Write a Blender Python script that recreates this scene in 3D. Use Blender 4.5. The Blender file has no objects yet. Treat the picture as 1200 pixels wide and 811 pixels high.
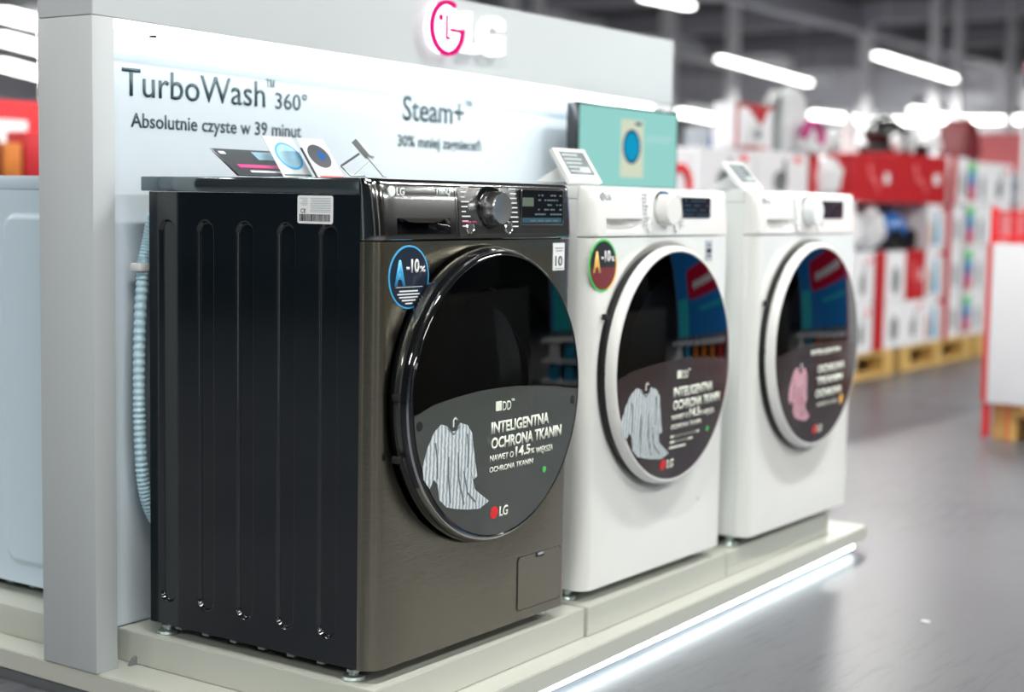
import bpy, bmesh, math, random
from mathutils import Vector, Matrix
random.seed(7)
SC = bpy.context.scene
COL = SC.collection
PI = math.pi

# ------------------------------------------------------------------ camera, world, light, exposure
cam_d = bpy.data.cameras.new('camera')
cam = bpy.data.objects.new('camera', cam_d); COL.objects.link(cam)
_rt = Vector((0.5764120, -0.8169810, 0.0170669)); _up = Vector((0.0647329, 0.0664717, 0.9956863)); _f = Vector((0.8145912, 0.5728207, -0.0912006))
M = Matrix(((_rt.x, _up.x, -_f.x, 0), (_rt.y, _up.y, -_f.y, 0), (_rt.z, _up.z, -_f.z, 0), (0, 0, 0, 1)))
M.translation = Vector((-1.9652100, -1.6576040, 0.8139790))
cam.matrix_world = M
cam_d.sensor_fit = 'HORIZONTAL'; cam_d.sensor_width = 36.0; cam_d.lens = 1839.0141 / 1200 * 36
cam_d.clip_start = 0.05; cam_d.clip_end = 200
cam_d.dof.use_dof = True; cam_d.dof.focus_distance = 2.72; cam_d.dof.aperture_fstop = 2.0
SC.camera = cam
SC.view_settings.view_transform = 'Standard'; SC.view_settings.look = 'None'
SC.view_settings.gamma = 1.0; SC.view_settings.exposure = 0.0; SC.view_settings.use_curve_mapping = False
world = bpy.data.worlds.new('world'); SC.world = world; world.use_nodes = True
_bg = world.node_tree.nodes['Background']
_bg.inputs[0].default_value = (0.80, 0.90, 1.0, 1); _bg.inputs[1].default_value = 0.5
LAMP_W = 62.0         # watts of each near ceiling lamp
STRIP = 8.0           # emission of the display's light strips
FLOOR_Z = -0.125
CEIL_Z = 4.2

# ------------------------------------------------------------------ materials
def srgb(r, g, b):
    f = lambda c: (c / 255 / 12.92) if c / 255 <= 0.04045 else ((c / 255 + 0.055) / 1.055) ** 2.4
    return (f(r), f(g), f(b), 1)
def mat(name, col, rough=0.5, metal=0.0, coat=0.0, noise=0.0, scale=8.0, bump=0.0, bscale=200.0, stretch=None, spec=0.5, emit=None, estr=0.0):
    m = bpy.data.materials.new(name); m.use_nodes = True
    nt = m.node_tree; N = nt.nodes; L = nt.links; p = N['Principled BSDF']
    p.inputs['Base Color'].default_value = col; p.inputs['Roughness'].default_value = rough
    p.inputs['Metallic'].default_value = metal; p.inputs['Coat Weight'].default_value = coat
    p.inputs['Specular IOR Level'].default_value = spec
    tc = N.new('ShaderNodeTexCoord'); mp = N.new('ShaderNodeMapping'); L.new(tc.outputs['Object'], mp.inputs[0])
    if stretch: mp.inputs['Scale'].default_value = stretch
    if noise or True:
        n = N.new('ShaderNodeTexNoise'); n.inputs['Scale'].default_value = scale; n.inputs['Detail'].default_value = 4
        L.new(mp.outputs[0], n.inputs['Vector'])
        mx = N.new('ShaderNodeMix'); mx.data_type = 'RGBA'
        a = [max(0, c * (1 - noise)) for c in col[:3]] + [1]; b = [min(1, c * (1 + noise)) for c in col[:3]] + [1]
        mx.inputs[6].default_value = a; mx.inputs[7].default_value = b
        L.new(n.outputs[0], mx.inputs[0]); L.new(mx.outputs[2], p.inputs['Base Color'])
    if bump:
        n2 = N.new('ShaderNodeTexNoise'); n2.inputs['Scale'].default_value = bscale; n2.inputs['Detail'].default_value = 3
        L.new(mp.outputs[0], n2.inputs['Vector'])
        bp = N.new('ShaderNodeBump'); bp.inputs['Strength'].default_value = bump; bp.inputs['Distance'].default_value = 0.002
        L.new(n2.outputs[0], bp.inputs['Height']); L.new(bp.outputs[0], p.inputs['Normal'])
    if emit:
        p.inputs['Emission Color'].default_value = emit; p.inputs['Emission Strength'].default_value = estr
    return m
def emis(name, col, s):
    m = bpy.data.materials.new(name); m.use_nodes = True; nt = m.node_tree
    nt.nodes.remove(nt.nodes['Principled BSDF']); e = nt.nodes.new('ShaderNodeEmission')
    e.inputs[0].default_value = col; e.inputs[1].default_value = s
    nt.links.new(e.outputs[0], nt.nodes['Material Output'].inputs[0]); return m
def glass(name, tint, ior=1.5, rough=0.01):
    m = bpy.data.materials.new(name); m.use_nodes = True; nt = m.node_tree; N = nt.nodes; L = nt.links
    N.remove(N['Principled BSDF'])
    t = N.new('ShaderNodeBsdfTransparent'); t.inputs[0].default_value = tint
    g = N.new('ShaderNodeBsdfGlossy'); g.inputs['Roughness'].default_value = rough
    f = N.new('ShaderNodeFresnel'); f.inputs[0].default_value = ior
    mx = N.new('ShaderNodeMixShader'); L.new(f.outputs[0], mx.inputs[0]); L.new(t.outputs[0], mx.inputs[1]); L.new(g.outputs[0], mx.inputs[2])
    L.new(mx.outputs[0], N['Material Output'].inputs[0]); return m
def film(name, col, opac, rough=0.15):
    m = bpy.data.materials.new(name); m.use_nodes = True; nt = m.node_tree; N = nt.nodes; L = nt.links
    p = N['Principled BSDF']; p.inputs['Base Color'].default_value = col; p.inputs['Roughness'].default_value = rough
    p.inputs['Specular IOR Level'].default_value = 1.0
    t = N.new('ShaderNodeBsdfTransparent'); mx = N.new('ShaderNodeMixShader'); mx.inputs[0].default_value = opac
    L.new(t.outputs[0], mx.inputs[1]); L.new(p.outputs[0], mx.inputs[2]); L.new(mx.outputs[0], N['Material Output'].inputs[0]); return m

MT = {}
MT['dark_paint'] = mat('dark_paint', (0.005, 0.008, 0.011, 1), 0.09, coat=0.6, noise=0.15, spec=0.6)
MT['dark_lid'] = mat('dark_lid', (0.14, 0.18, 0.20, 1), 0.08, metal=0.8, coat=0.8, noise=0.1)
MT['dark_steel'] = mat('dark_steel', (0.35, 0.325, 0.255, 1), 0.19, metal=1.0, noise=0.10, scale=6, stretch=(2, 1, 140), bump=0.12, bscale=12)
MT['dark_console'] = mat('dark_console', (0.33, 0.34, 0.335, 1), 0.13, metal=1.0, noise=0.06)
MT['dark_panel'] = mat('dark_panel', (0.16, 0.165, 0.165, 1), 0.10, metal=0.8, noise=0.05)
MT['white_enamel'] = mat('white_enamel', (0.80, 0.83, 0.82, 1), 0.22, coat=0.3, noise=0.01)
MT['white_front'] = mat('white_front', (0.82, 0.84, 0.82, 1), 0.18, coat=0.4, noise=0.01)
MT['white_plastic'] = mat('white_plastic', (0.82, 0.83, 0.82, 1), 0.3, noise=0.01)
MT['blue_white'] = mat('blue_white', (0.62, 0.76, 0.86, 1), 0.3, noise=0.01)
MT['black_gloss'] = mat('black_gloss', (0.006, 0.007, 0.008, 1), 0.05, coat=0.5, noise=0.1)
MT['black_matte'] = mat('black_matte', (0.01, 0.01, 0.011, 1), 0.5, noise=0.2)
MT['display_black'] = mat('display_black', (0.008, 0.009, 0.011, 1), 0.15, spec=0.25, noise=0.1)
MT['smoked_ring'] = mat('smoked_ring', (0.10, 0.105, 0.105, 1), 0.12, metal=0.8, noise=0.05)
MT['chrome'] = mat('chrome', (0.78, 0.8, 0.8, 1), 0.12, metal=1.0, noise=0.03)
MT['brushed'] = mat('brushed', (0.72, 0.74, 0.74, 1), 0.25, metal=1.0, noise=0.15, scale=20, bump=0.15, bscale=60)
MT['gasket'] = mat('gasket', (0.12, 0.13, 0.14, 1), 0.3, noise=0.1)
MT['drum'] = mat('drum', (0.45, 0.48, 0.48, 1), 0.25, metal=1.0, noise=0.15, bump=0.3, bscale=40)
MT['door_glass'] = glass('door_glass', (0.55, 0.60, 0.60, 1), 1.45)
MT['clear_glass'] = glass('clear_glass', (0.10, 0.12, 0.15, 1), 1.75)
MT['film'] = film('film', (0.15, 0.17, 0.16, 1), 0.45, 0.16)
MT['film_dark'] = film('film_dark', (0.07, 0.05, 0.05, 1), 0.6, 0.2)
MT['print_white'] = mat('print_white', (0.85, 0.9, 0.8, 1), 0.45, noise=0.02)
MT['print_grey'] = mat('print_grey', (0.16, 0.2, 0.21, 1), 0.5, noise=0.02)
MT['print_black'] = mat('print_black', (0.012, 0.014, 0.02, 1), 0.4, noise=0.05)
MT['print_red'] = mat('print_red', (0.75, 0.02, 0.03, 1), 0.4, noise=0.04)
MT['print_pink'] = mat('print_pink', (0.80, 0.03, 0.25, 1), 0.4, noise=0.04)
MT['print_blue'] = mat('print_blue', (0.06, 0.42, 0.80, 1), 0.4, noise=0.04)
MT['print_navy'] = mat('print_navy', (0.004, 0.014, 0.032, 1), 0.35, noise=0.05)
MT['print_pale_blue'] = mat('print_pale_blue', (0.35, 0.6, 0.75, 1), 0.4, noise=0.25, scale=60)
MT['print_yellow'] = mat('print_yellow', (0.95, 0.55, 0.12, 1), 0.4, noise=0.04)
MT['print_green'] = mat('print_green', (0.08, 0.6, 0.12, 1), 0.4, noise=0.04)
MT['label_paper'] = mat('label_paper', (0.8, 0.83, 0.84, 1), 0.4, noise=0.02)
MT['letter_grey'] = mat('letter_grey', (0.025, 0.06, 0.07, 1), 0.5, noise=0.05)
MT['silver_print'] = mat('silver_print', (0.85, 0.9, 0.92, 1), 0.3, noise=0.03)
MT['stand_white'] = mat('stand_white', (0.50, 0.54, 0.56, 1), 0.38, noise=0.015, scale=3)
MT['stand_edge'] = mat('stand_edge', (0.52, 0.53, 0.49, 1), 0.4, noise=0.03, scale=12)
MT['stand_base'] = mat('stand_base', (0.50, 0.52, 0.47, 1), 0.32, noise=0.02, scale=3)
MT['panel_white'] = mat('panel_white', (0.60, 0.68, 0.74, 1), 0.4, noise=0.01, scale=2)
MT['strip'] = emis('strip', (0.88, 0.96, 1.0, 1), STRIP)
MT['strip_floor'] = emis('strip_floor', (0.85, 0.96, 1.0, 1), STRIP * 1.4)
MT['logo_light'] = emis('logo_light', (1, 0.98, 1, 1), 3.0)
MT['letter_light'] = emis('letter_light', (1, 0.99, 1, 1), 1.4)
MT['promo_blue'] = emis('promo_blue', (0.012, 0.11, 0.30, 1), 1.9)  # promo colours glow only to strengthen their reflections in the white doors
MT['promo_red'] = emis('promo_red', (0.42, 0.01, 0.04, 1), 1.3)
MT['promo_white'] = emis('promo_white', (0.9, 0.9, 0.95, 1), 0.8)
MT['promo_teal'] = emis('promo_teal', (0.03, 0.42, 0.45, 1), 1.3)
MT['logo_magenta'] = emis('logo_magenta', (0.85, 0.01, 0.22, 1), 1.0)
MT['tube'] = emis('tube', (1, 0.99, 0.93, 1), 9.0)
MT['screen_teal'] = emis('screen_teal', (0.36, 0.78, 0.72, 1), 0.85)
MT['screen_cream'] = emis('screen_cream', (0.74, 0.80, 0.62, 1), 0.9)
MT['screen_blue'] = emis('screen_blue', (0.01, 0.36, 0.62, 1), 0.9)
MT['screen_navy'] = emis('screen_navy', (0.005, 0.06, 0.16, 1), 0.9)
MT['screen_white'] = emis('screen_white', (0.7, 0.95, 0.93, 1), 0.8)
MT['icon_light'] = emis('icon_light', (0.45, 0.6, 0.7, 1), 0.35)
MT['icon_blue'] = emis('icon_blue', (0.10, 0.22, 0.30, 1), 0.5)
MT['icon_green'] = emis('icon_green', (0.32, 0.42, 0.33, 1), 0.45)
MT['eink'] = mat('eink', (0.10, 0.14, 0.16, 1), 0.3, noise=0.7, scale=45)
MT['eink_white'] = mat('eink_white', (0.5, 0.56, 0.58, 1), 0.4, noise=0.05)
MT['steel_wire'] = mat('steel_wire', (0.5, 0.53, 0.54, 1), 0.3, metal=0.7, noise=0.05)
MT['hose'] = mat('hose', (0.50, 0.72, 0.82, 1), 0.4, noise=0.03)
MT['zinc'] = mat('zinc', (0.5, 0.58, 0.56, 1), 0.35, metal=0.8, noise=0.2, scale=60)
MT['card_red'] = mat('card_red', (0.48, 0.008, 0.015, 1), 0.45, noise=0.08)
MT['deep_red'] = mat('deep_red', (0.16, 0.008, 0.015, 1), 0.5, noise=0.2)
MT['bright_red'] = mat('bright_red', (0.80, 0.012, 0.02, 1), 0.4, noise=0.04)
MT['carton_white'] = mat('carton_white', (0.80, 0.81, 0.85, 1), 0.55, noise=0.04)
MT['carton_grey'] = mat('carton_grey', (0.42, 0.45, 0.50, 1), 0.55, noise=0.06)
MT['carton_side'] = mat('carton_side', (0.55, 0.56, 0.60, 1), 0.6, noise=0.05)
MT['bag_white'] = mat('bag_white', (0.72, 0.74, 0.77, 1), 0.25, noise=0.08, scale=14, bump=0.6, bscale=12)
MT['grey_plastic'] = mat('grey_plastic', (0.17, 0.19, 0.2, 1), 0.4, noise=0.1)
MT['light_plastic'] = mat('light_plastic', (0.70, 0.74, 0.76, 1), 0.3, noise=0.04)
MT['magenta'] = mat('magenta', (0.5, 0.01, 0.2, 1), 0.35, noise=0.06)
MT['vac_blue'] = mat('vac_blue', (0.03, 0.14, 0.42, 1), 0.15, coat=0.5, noise=0.15)
MT['teal'] = mat('teal', (0.02, 0.3, 0.5, 1), 0.4, noise=0.1)
MT['orange'] = mat('orange', (0.55, 0.16, 0.02, 1), 0.5, noise=0.35, scale=14)
MT['wood'] = mat('wood', (0.62, 0.40, 0.13, 1), 0.6, noise=0.25, scale=5, stretch=(1, 6, 6), bump=0.2, bscale=30)
MT['ceiling_dark'] = mat('ceiling_dark', (0.05, 0.048, 0.05, 1), 0.8, noise=0.5, scale=0.35)
MT['beam_grey'] = mat('beam_grey', (0.34, 0.34, 0.38, 1), 0.5, noise=0.1, scale=2)
MT['beam_light'] = mat('beam_light', (0.8, 0.8, 0.84, 1), 0.5, noise=0.1, scale=2)
MT['post_white'] = mat('post_white', (0.88, 0.87, 0.90, 1), 0.5, noise=0.04, scale=2)
MT['far_wall'] = mat('far_wall', (0.62, 0.61, 0.66, 1), 0.7, noise=0.25, scale=0.5)
MT['reflection_brown'] = mat('reflection_brown', (0.10, 0.09, 0.07, 1), 0.4, noise=0.03)
MT['near_wall'] = mat('near_wall', (0.16, 0.26, 0.33, 1), 0.7, noise=0.25, scale=0.5)
MT['side_wall'] = mat('side_wall', (0.16, 0.15, 0.14, 1), 0.7, noise=0.4, scale=0.5)
MT['far_pink'] = mat('far_pink', (0.85, 0.18, 0.2, 1), 0.5, noise=0.06)
MT['far_blue_grey'] = mat('far_blue_grey', (0.22, 0.28, 0.34, 1), 0.5, noise=0.15)

def floor_material():
    m = bpy.data.materials.new('vinyl_floor'); m.use_nodes = True; nt = m.node_tree; N = nt.nodes; L = nt.links; p = N['Principled BSDF']
    tc = N.new('ShaderNodeTexCoord'); mp = N.new('ShaderNodeMapping'); mp.inputs['Scale'].default_value = (3, 30, 1); mp.inputs['Rotation'].default_value = (0, 0, 0.9)
    L.new(tc.outputs['Object'], mp.inputs[0])
    n1 = N.new('ShaderNodeTexNoise'); n1.inputs['Scale'].default_value = 3; n1.inputs['Detail'].default_value = 6; L.new(mp.outputs[0], n1.inputs['Vector'])
    n2 = N.new('ShaderNodeTexNoise'); n2.inputs['Scale'].default_value = 0.8; n2.inputs['Detail'].default_value = 5; L.new(tc.outputs['Object'], n2.inputs['Vector'])
    ad = N.new('ShaderNodeMath'); ad.operation = 'ADD'; L.new(n1.outputs[0], ad.inputs[0]); L.new(n2.outputs[0], ad.inputs[1])
    cr = N.new('ShaderNodeValToRGB'); cr.color_ramp.elements[0].position = 0.7; cr.color_ramp.elements[1].position = 1.35
    cr.color_ramp.elements[0].color = (0.062, 0.066, 0.076, 1); cr.color_ramp.elements[1].color = (0.125, 0.13, 0.145, 1)
    cr.color_ramp.elements[1].position = 1.0
    L.new(ad.outputs[0], cr.inputs[0]); L.new(cr.outputs[0], p.inputs['Base Color'])
    p.inputs['Roughness'].default_value = 0.33
    n3 = N.new('ShaderNodeTexNoise'); n3.inputs['Scale'].default_value = 120; L.new(tc.outputs['Object'], n3.inputs['Vector'])
    b = N.new('ShaderNodeBump'); b.inputs['Strength'].default_value = 0.12; b.inputs['Distance'].default_value = 0.003
    L.new(n3.outputs[0], b.inputs['Height']); L.new(b.outputs[0], p.inputs['Normal']); return m
MT['floor'] = floor_material()
def knit(name, a, b):
    m = bpy.data.materials.new(name); m.use_nodes = True; nt = m.node_tree; N = nt.nodes; L = nt.links; p = N['Principled BSDF']
    tc = N.new('ShaderNodeTexCoord'); w = N.new('ShaderNodeTexWave'); w.inputs['Scale'].default_value = 34; w.inputs['Distortion'].default_value = 2.2
    w.inputs['Detail'].default_value = 2; w.inputs['Detail Scale'].default_value = 3; L.new(tc.outputs['Object'], w.inputs['Vector'])
    cr = N.new('ShaderNodeValToRGB'); cr.color_ramp.elements[0].color = a; cr.color_ramp.elements[1].color = b
    L.new(w.outputs[1], cr.inputs[0]); L.new(cr.outputs[0], p.inputs['Base Color']); p.inputs['Roughness'].default_value = 0.6; return m
MT['fold_grey'] = mat('fold_grey', (0.13, 0.17, 0.19, 1), 0.6, noise=0.1)
MT['fold_pink'] = mat('fold_pink', (0.28, 0.10, 0.15, 1), 0.6, noise=0.1)
MT['knit'] = knit('knit', (0.26, 0.32, 0.36, 1), (0.74, 0.80, 0.83, 1))
MT['knit_pink'] = knit('knit_pink', (0.45, 0.2, 0.27, 1), (0.85, 0.55, 0.62, 1))

# ------------------------------------------------------------------ helpers
def obj(name, bm, m, parent=None, smooth=True, loc=(0, 0, 0), ang=35):
    me = bpy.data.meshes.new(name)
    bmesh.ops.recalc_face_normals(bm, faces=bm.faces)
    bm.to_mesh(me); bm.free()
    for x in (m if isinstance(m, (list, tuple)) else [m]): me.materials.append(MT[x])
    if smooth and len(me.polygons):
        me.polygons.foreach_set('use_smooth', [True] * len(me.polygons)); me.set_sharp_from_angle(angle=math.radians(ang))
    o = bpy.data.objects.new(name, me); COL.objects.link(o); o.location = loc
    if parent: o.parent = parent
    if name in ('fine_print', 'program_marks', 'red_marks', 'display_icons', 'price_print', 'screen_marks', 'bar_code', 'wire_frame', 'underframe'): o['kind'] = 'stuff'
    return o
def thing(name, label, cat, loc=(0, 0, 0), rz=0, group=None):
    o = bpy.data.objects.new(name, None); COL.objects.link(o); o.location = loc; o.rotation_euler = (0, 0, rz)
    o.empty_display_size = 0.05
    return tag(o, label, cat, group)
def tag(o, label, cat, group=None):
    o['label'] = label; o['category'] = cat
    if group: o['group'] = group
    return o
def lab(o, s): o['label'] = s; return o
def struct(name, bm, m, parent=None, **k):
    o = obj(name, bm, m, parent, **k)
    if not parent: o['kind'] = 'structure'
    return o
def BM(): return bmesh.new()
def box(bm, x0, x1, y0, y1, z0, z1, bev=0.0, seg=2, rz=0, mi=0):
    r = bmesh.ops.create_cube(bm, size=1)
    vs = r['verts']
    for v in vs: v.co = Vector((x0 + (v.co.x + .5) * (x1 - x0), y0 + (v.co.y + .5) * (y1 - y0), z0 + (v.co.z + .5) * (z1 - z0)))
    fs = set(f for v in vs for f in v.link_faces)
    for f in fs: f.material_index = mi
    if bev:
        es = list(set(e for v in vs for e in v.link_edges))
        r2 = bmesh.ops.bevel(bm, geom=es, offset=bev, segments=seg, profile=0.5, affect='EDGES')
        for f in r2['faces']: f.material_index = mi
    return bm
def prism(bm, pts, axis, a, b, mi=0):
    """2-D outline pushed along an axis from a to b. axis 'y': pts are (x,z); 'z': (x,y); 'x': (y,z)"""
    f = {'y': lambda p, t: (p[0], t, p[1]), 'z': lambda p, t: (p[0], p[1], t), 'x': lambda p, t: (t, p[0], p[1])}[axis]
    A = [bm.verts.new(f(p, a)) for p in pts]; B = [bm.verts.new(f(p, b)) for p in pts]; n = len(pts)
    F = [bm.faces.new(A), bm.faces.new(B[::-1])] + [bm.faces.new((A[i], B[i], B[(i + 1) % n], A[(i + 1) % n])) for i in range(n)]
    for q in F: q.material_index = mi
    return bm
def lathe(bm, prof, c=(0, 0, 0), axis='y', n=64, caps=False, mi=0):
    """prof: list of (r, t) along the axis"""
    rings = []
    for r, t in prof:
        if r < 1e-6:
            v = bm.verts.new((c[0], c[1] + t, c[2]) if axis == 'y' else (c[0], c[1], c[2] + t) if axis == 'z' else (c[0] + t, c[1], c[2])); rings.append([v]); continue
        ring = []
        for i in range(n):
            a = 2 * PI * i / n; u, w = r * math.cos(a), r * math.sin(a)
            ring.append(bm.verts.new((c[0] + u, c[1] + t, c[2] + w) if axis == 'y' else (c[0] + u, c[1] + w, c[2] + t) if axis == 'z' else (c[0] + t, c[1] + u, c[2] + w)))
        rings.append(ring)
    for A, B in zip(rings, rings[1:]):
        for i in range(n):
            j = (i + 1) % n
            a = A[i % len(A)], A[j % len(A)], B[j % len(B)], B[i % len(B)]
            u = []
            for v in a:
                if v not in u: u.append(v)
            if len(u) > 2: bm.faces.new(u).material_index = mi
    return bm
def tube(bm, pts, rad, n=8, mi=0, closed=False):
    pts = [Vector(p) for p in pts]; rings = []; N = len(pts); prev = None
    for i, p in enumerate(pts):
        d = ((pts[(i + 1) % N] if (closed or i + 1 < N) else p) - (pts[i - 1] if (closed or i > 0) else p)).normalized()
        if prev is None: u = d.orthogonal().normalized()
        else: u = (prev - d * prev.dot(d)).normalized()
        prev = u; w = d.cross(u); r = rad[i] if isinstance(rad, (list, tuple)) else rad
        rings.append([bm.verts.new(p + (u * math.cos(2 * PI * k / n) + w * math.sin(2 * PI * k / n)) * r) for k in range(n)])
    for i in range(N if closed else N - 1):
        A, B = rings[i], rings[(i + 1) % N]
        for k in range(n): bm.faces.new((A[k], A[(k + 1) % n], B[(k + 1) % n], B[k])).material_index = mi
    if not closed:
        bm.faces.new(rings[0][::-1]).material_index = mi; bm.faces.new(rings[-1]).material_index = mi
    return bm
def rrect(x0, x1, z0, z1, r, n=5):
    P = []
    for cx, cz, a0 in ((x1 - r, z1 - r, 0), (x0 + r, z1 - r, 90), (x0 + r, z0 + r, 180), (x1 - r, z0 + r, 270)):
        for k in range(n + 1):
            a = math.radians(a0 + 90 * k / n); P.append((cx + r * math.cos(a), cz + r * math.sin(a)))
    return P
def circ(cx, cz, r, n=40, rz=None): return [(cx + r * math.cos(2 * PI * i / n), cz + (rz or r) * math.sin(2 * PI * i / n)) for i in range(n)]
DG = None
def text_bm(s, x0, x1, zb, cap, thin=0.0, y=0.0, depth=0.0006, shear=0.0):
    """lettering in the x-z plane, facing -y, between x0 and x1, baseline zb, cap height cap"""
    cu = bpy.data.curves.new('lettering', 'FONT'); cu.body = s; cu.size = 1.0; cu.offset = thin; cu.resolution_u = 3; cu.shear = shear
    o = bpy.data.objects.new('lettering', cu); COL.objects.link(o)
    bpy.context.view_layer.update()
    me = bpy.data.meshes.new_from_object(o.evaluated_get(bpy.context.evaluated_depsgraph_get()))
    bm = bmesh.new(); bm.from_mesh(me)
    COL.objects.unlink(o); bpy.data.objects.remove(o); bpy.data.curves.remove(cu); bpy.data.meshes.remove(me)
    xs = [v.co.x for v in bm.verts]; a, b = min(xs), max(xs)
    sx = (x1 - x0) / (b - a); sz = cap / 0.715
    for v in bm.verts: v.co = Vector((x0 + (v.co.x - a) * sx, y, zb + v.co.y * sz))
    r = bmesh.ops.extrude_face_region(bm, geom=bm.faces[:])
    for e in r['geom']:
        if isinstance(e, bmesh.types.BMVert): e.co.y -= depth
    return bm
def join(bm, other):
    me = bpy.data.meshes.new('tmp'); other.to_mesh(me); other.free(); bm.from_mesh(me); bpy.data.meshes.remove(me); return bm
def text(name, s, x0, x1, zb, cap, m, parent, y=0.0, thin=0.0, depth=0.0006, shear=0.0, warp=None):
    bm = text_bm(s, x0, x1, zb, cap, thin, y, depth, shear)
    if warp: 
        for v in bm.verts: v.co.y += warp(v.co.x, v.co.z)
    return obj(name, bm, m, parent, smooth=False)
def dashes(rects, y, depth=0.0004):
    bm = BM()
    for x0, x1, z0, z1 in rects: box(bm, x0, x1, y - depth, y, z0, z1)
    return bm
def copy_tree(o, parent=None):
    c = o.copy(); COL.objects.link(c); c.parent = parent
    for ch in [k for k in bpy.data.objects if k.parent == o]: copy_tree(ch, c)
    return c
def swap_mat(o, m): o.data = o.data.copy(); o.data.materials.clear(); o.data.materials.append(MT[m])

# ------------------------------------------------------------------ the setting
def quad(name, pts, m, kind=True):
    bm = BM(); bm.faces.new([bm.verts.new(p) for p in pts]); return struct(name, bm, m, smooth=False)
bm = BM(); box(bm, -14, 36, -16, 26, FLOOR_Z - 0.1, FLOOR_Z); struct('floor', bm, 'floor', smooth=False)
bm = BM(); box(bm, -14, 36, -16, 26, CEIL_Z, CEIL_Z + 0.1); struct('ceiling', bm, 'ceiling_dark', smooth=False)
bm = BM(); box(bm, 33, 33.2, -16, 26, FLOOR_Z, CEIL_Z); struct('wall_far', bm, 'far_wall', smooth=False)
bm = BM(); box(bm, -14, 33, 24.0, 24.2, FLOOR_Z, CEIL_Z); struct('wall_left', bm, 'far_wall', smooth=False)
TN = [0]
bm = BM(); box(bm, -14, 33, -16.2, -16, FLOOR_Z, CEIL_Z); struct('wall_right', bm, 'side_wall', smooth=False)
bm = BM(); box(bm, -14.2, -14, -16, 24, FLOOR_Z, CEIL_Z); struct('wall_near', bm, 'near_wall', smooth=False)
def trim(bm, m, **k):
    TN[0] += 1; return struct('trim_%d' % TN[0], bm, m, **k)
def beam(a, b, w, h, m):
    a = Vector(a); b = Vector(b); d = (b - a).normalized(); s = Vector((-d.y, d.x, 0)).normalized() * w / 2; bm = BM()
    c = [a - s, a + s, b + s, b - s]
    A = [bm.verts.new(p) for p in c]; B = [bm.verts.new(p + Vector((0, 0, h))) for p in c]
    bm.faces.new(A); bm.faces.new(B[::-1])
    for i in range(4): bm.faces.new((A[i], B[i], B[(i + 1) % 4], A[(i + 1) % 4]))
    trim(bm, m, smooth=False)
# roof beams and ducts under the dark ceiling
for x in (7, 11, 15, 19, 23, 27, 31): beam((x, -14, 3.85), (x, 24, 3.85), 0.22, 0.35, 'beam_grey')
for y in (-6, -1, 4, 9, 14, 19): beam((-6, y, 3.75), (33, y, 3.75), 0.28, 0.4, 'beam_grey' if y % 2 else 'beam_light')
# posts
def post(x, y, w):
    bm = BM(); box(bm, x - w / 2, x + w / 2, y - w / 2, y + w / 2, FLOOR_Z, CEIL_Z, 0.01); trim(bm, 'post_white')

for x, y in ((-4.2, -3.6), (-1.2, -4.2), (-4.6, 1.6), (2.2, -4.6)): post(x, y, .22)  # unseen white posts added for bright streaks on the graphite front
# ------------------------------------------------------------------ display stand
DS = thing('display_stand', 'white appliance display stand with lit header sign, back panel and stepped base', 'display stand')
def quad_prism(bm, P, z0, z1): return prism(bm, P, 'z', z0, z1)
def base_y(x): return -0.0715 + (x - 0.0) * 0.0327
def riser_y(x): return -0.017 + x * 0.0247
b = BM(); prism(b, [(-0.098, base_y(-0.098)), (2.112, base_y(2.112)), (2.112, 1.6), (-0.098, 1.6)], 'z', -0.100, -0.061)
bmesh.ops.bevel(b, geom=b.edges[:], offset=0.002, segments=2, affect='EDGES'); obj('base_platform', b, 'stand_base', DS)
b = BM(); prism(b, [(-0.085, base_y(0) + .035), (2.08, base_y(2.08) + .03), (2.08, 1.58), (-0.085, 1.58)], 'z', FLOOR_Z, -0.1005); obj('plinth', b, 'grey_plastic', DS)
for i, (x0, x1, dy, m) in enumerate(((-0.012, 0.668, 0.004, 'stand_base'), (0.674, 1.306, 0.0, 'stand_base'), (1.309, 1.925, 0.0, 'stand_base'))):
    b = BM(); prism(b, [(x0, riser_y(x0) + dy), (x1, riser_y(x1) + dy), (x1, 0.618), (x0, 0.618)], 'z', -0.0605, 0.0)
    bmesh.ops.bevel(b, geom=b.edges[:], offset=0.0015, segments=2, affect='EDGES'); obj('riser', b, m, DS)
b = BM(); box(b, -0.035, 0.66, 0.735, 1.5, -0.0605, 0.0, 0.0015); obj('riser', b, 'stand_base', DS)
# column, header, back panel
b = BM(); box(b, -0.100, -0.050, 0.572, 0.722, -0.0605, 1.131, 0.0012); obj('column', b, 'stand_white', DS)
b = BM(); box(b, 1.890, 1.975, 0.572, 0.722, -0.0605, 1.100, 0.0012); obj('column', b, 'stand_white', DS)
b = BM(); prism(b, [(-0.100, 1.1315), (1.0, 1.112), (1.978, 1.094), (1.978, 1.277), (-0.100, 1.281)], 'y', 0.572, 0.722)
bmesh.ops.bevel(b, geom=b.edges[:], offset=0.0015, segments=2, affect='EDGES'); obj('header', b, 'stand_white', DS)
b = BM(); prism(b, [(-0.049, 0.001), (1.888, 0.001), (1.888, 1.0948), (1.0, 1.1112), (-0.049, 1.1298)], 'y', 0.622, 0.660); obj('back_panel', b, 'panel_white', DS)
b = BM(); prism(b, [(-0.04, 1.112), (1.885, 1.078), (1.885, 1.092), (-0.04, 1.129)], 'y', 0.578, 0.600); lab(obj('light_strip', b, 'strip', DS), 'glowing light strip under the header')
b = BM(); prism(b, [(0.0, base_y(0) + .004), (2.03, base_y(2.03) + .004), (2.03, base_y(2.03) + .016), (0.0, base_y(0) + .016)], 'z', -0.110, -0.1005); lab(obj('light_strip', b, 'strip_floor', DS), 'glowing light strip under the base edge')
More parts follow.
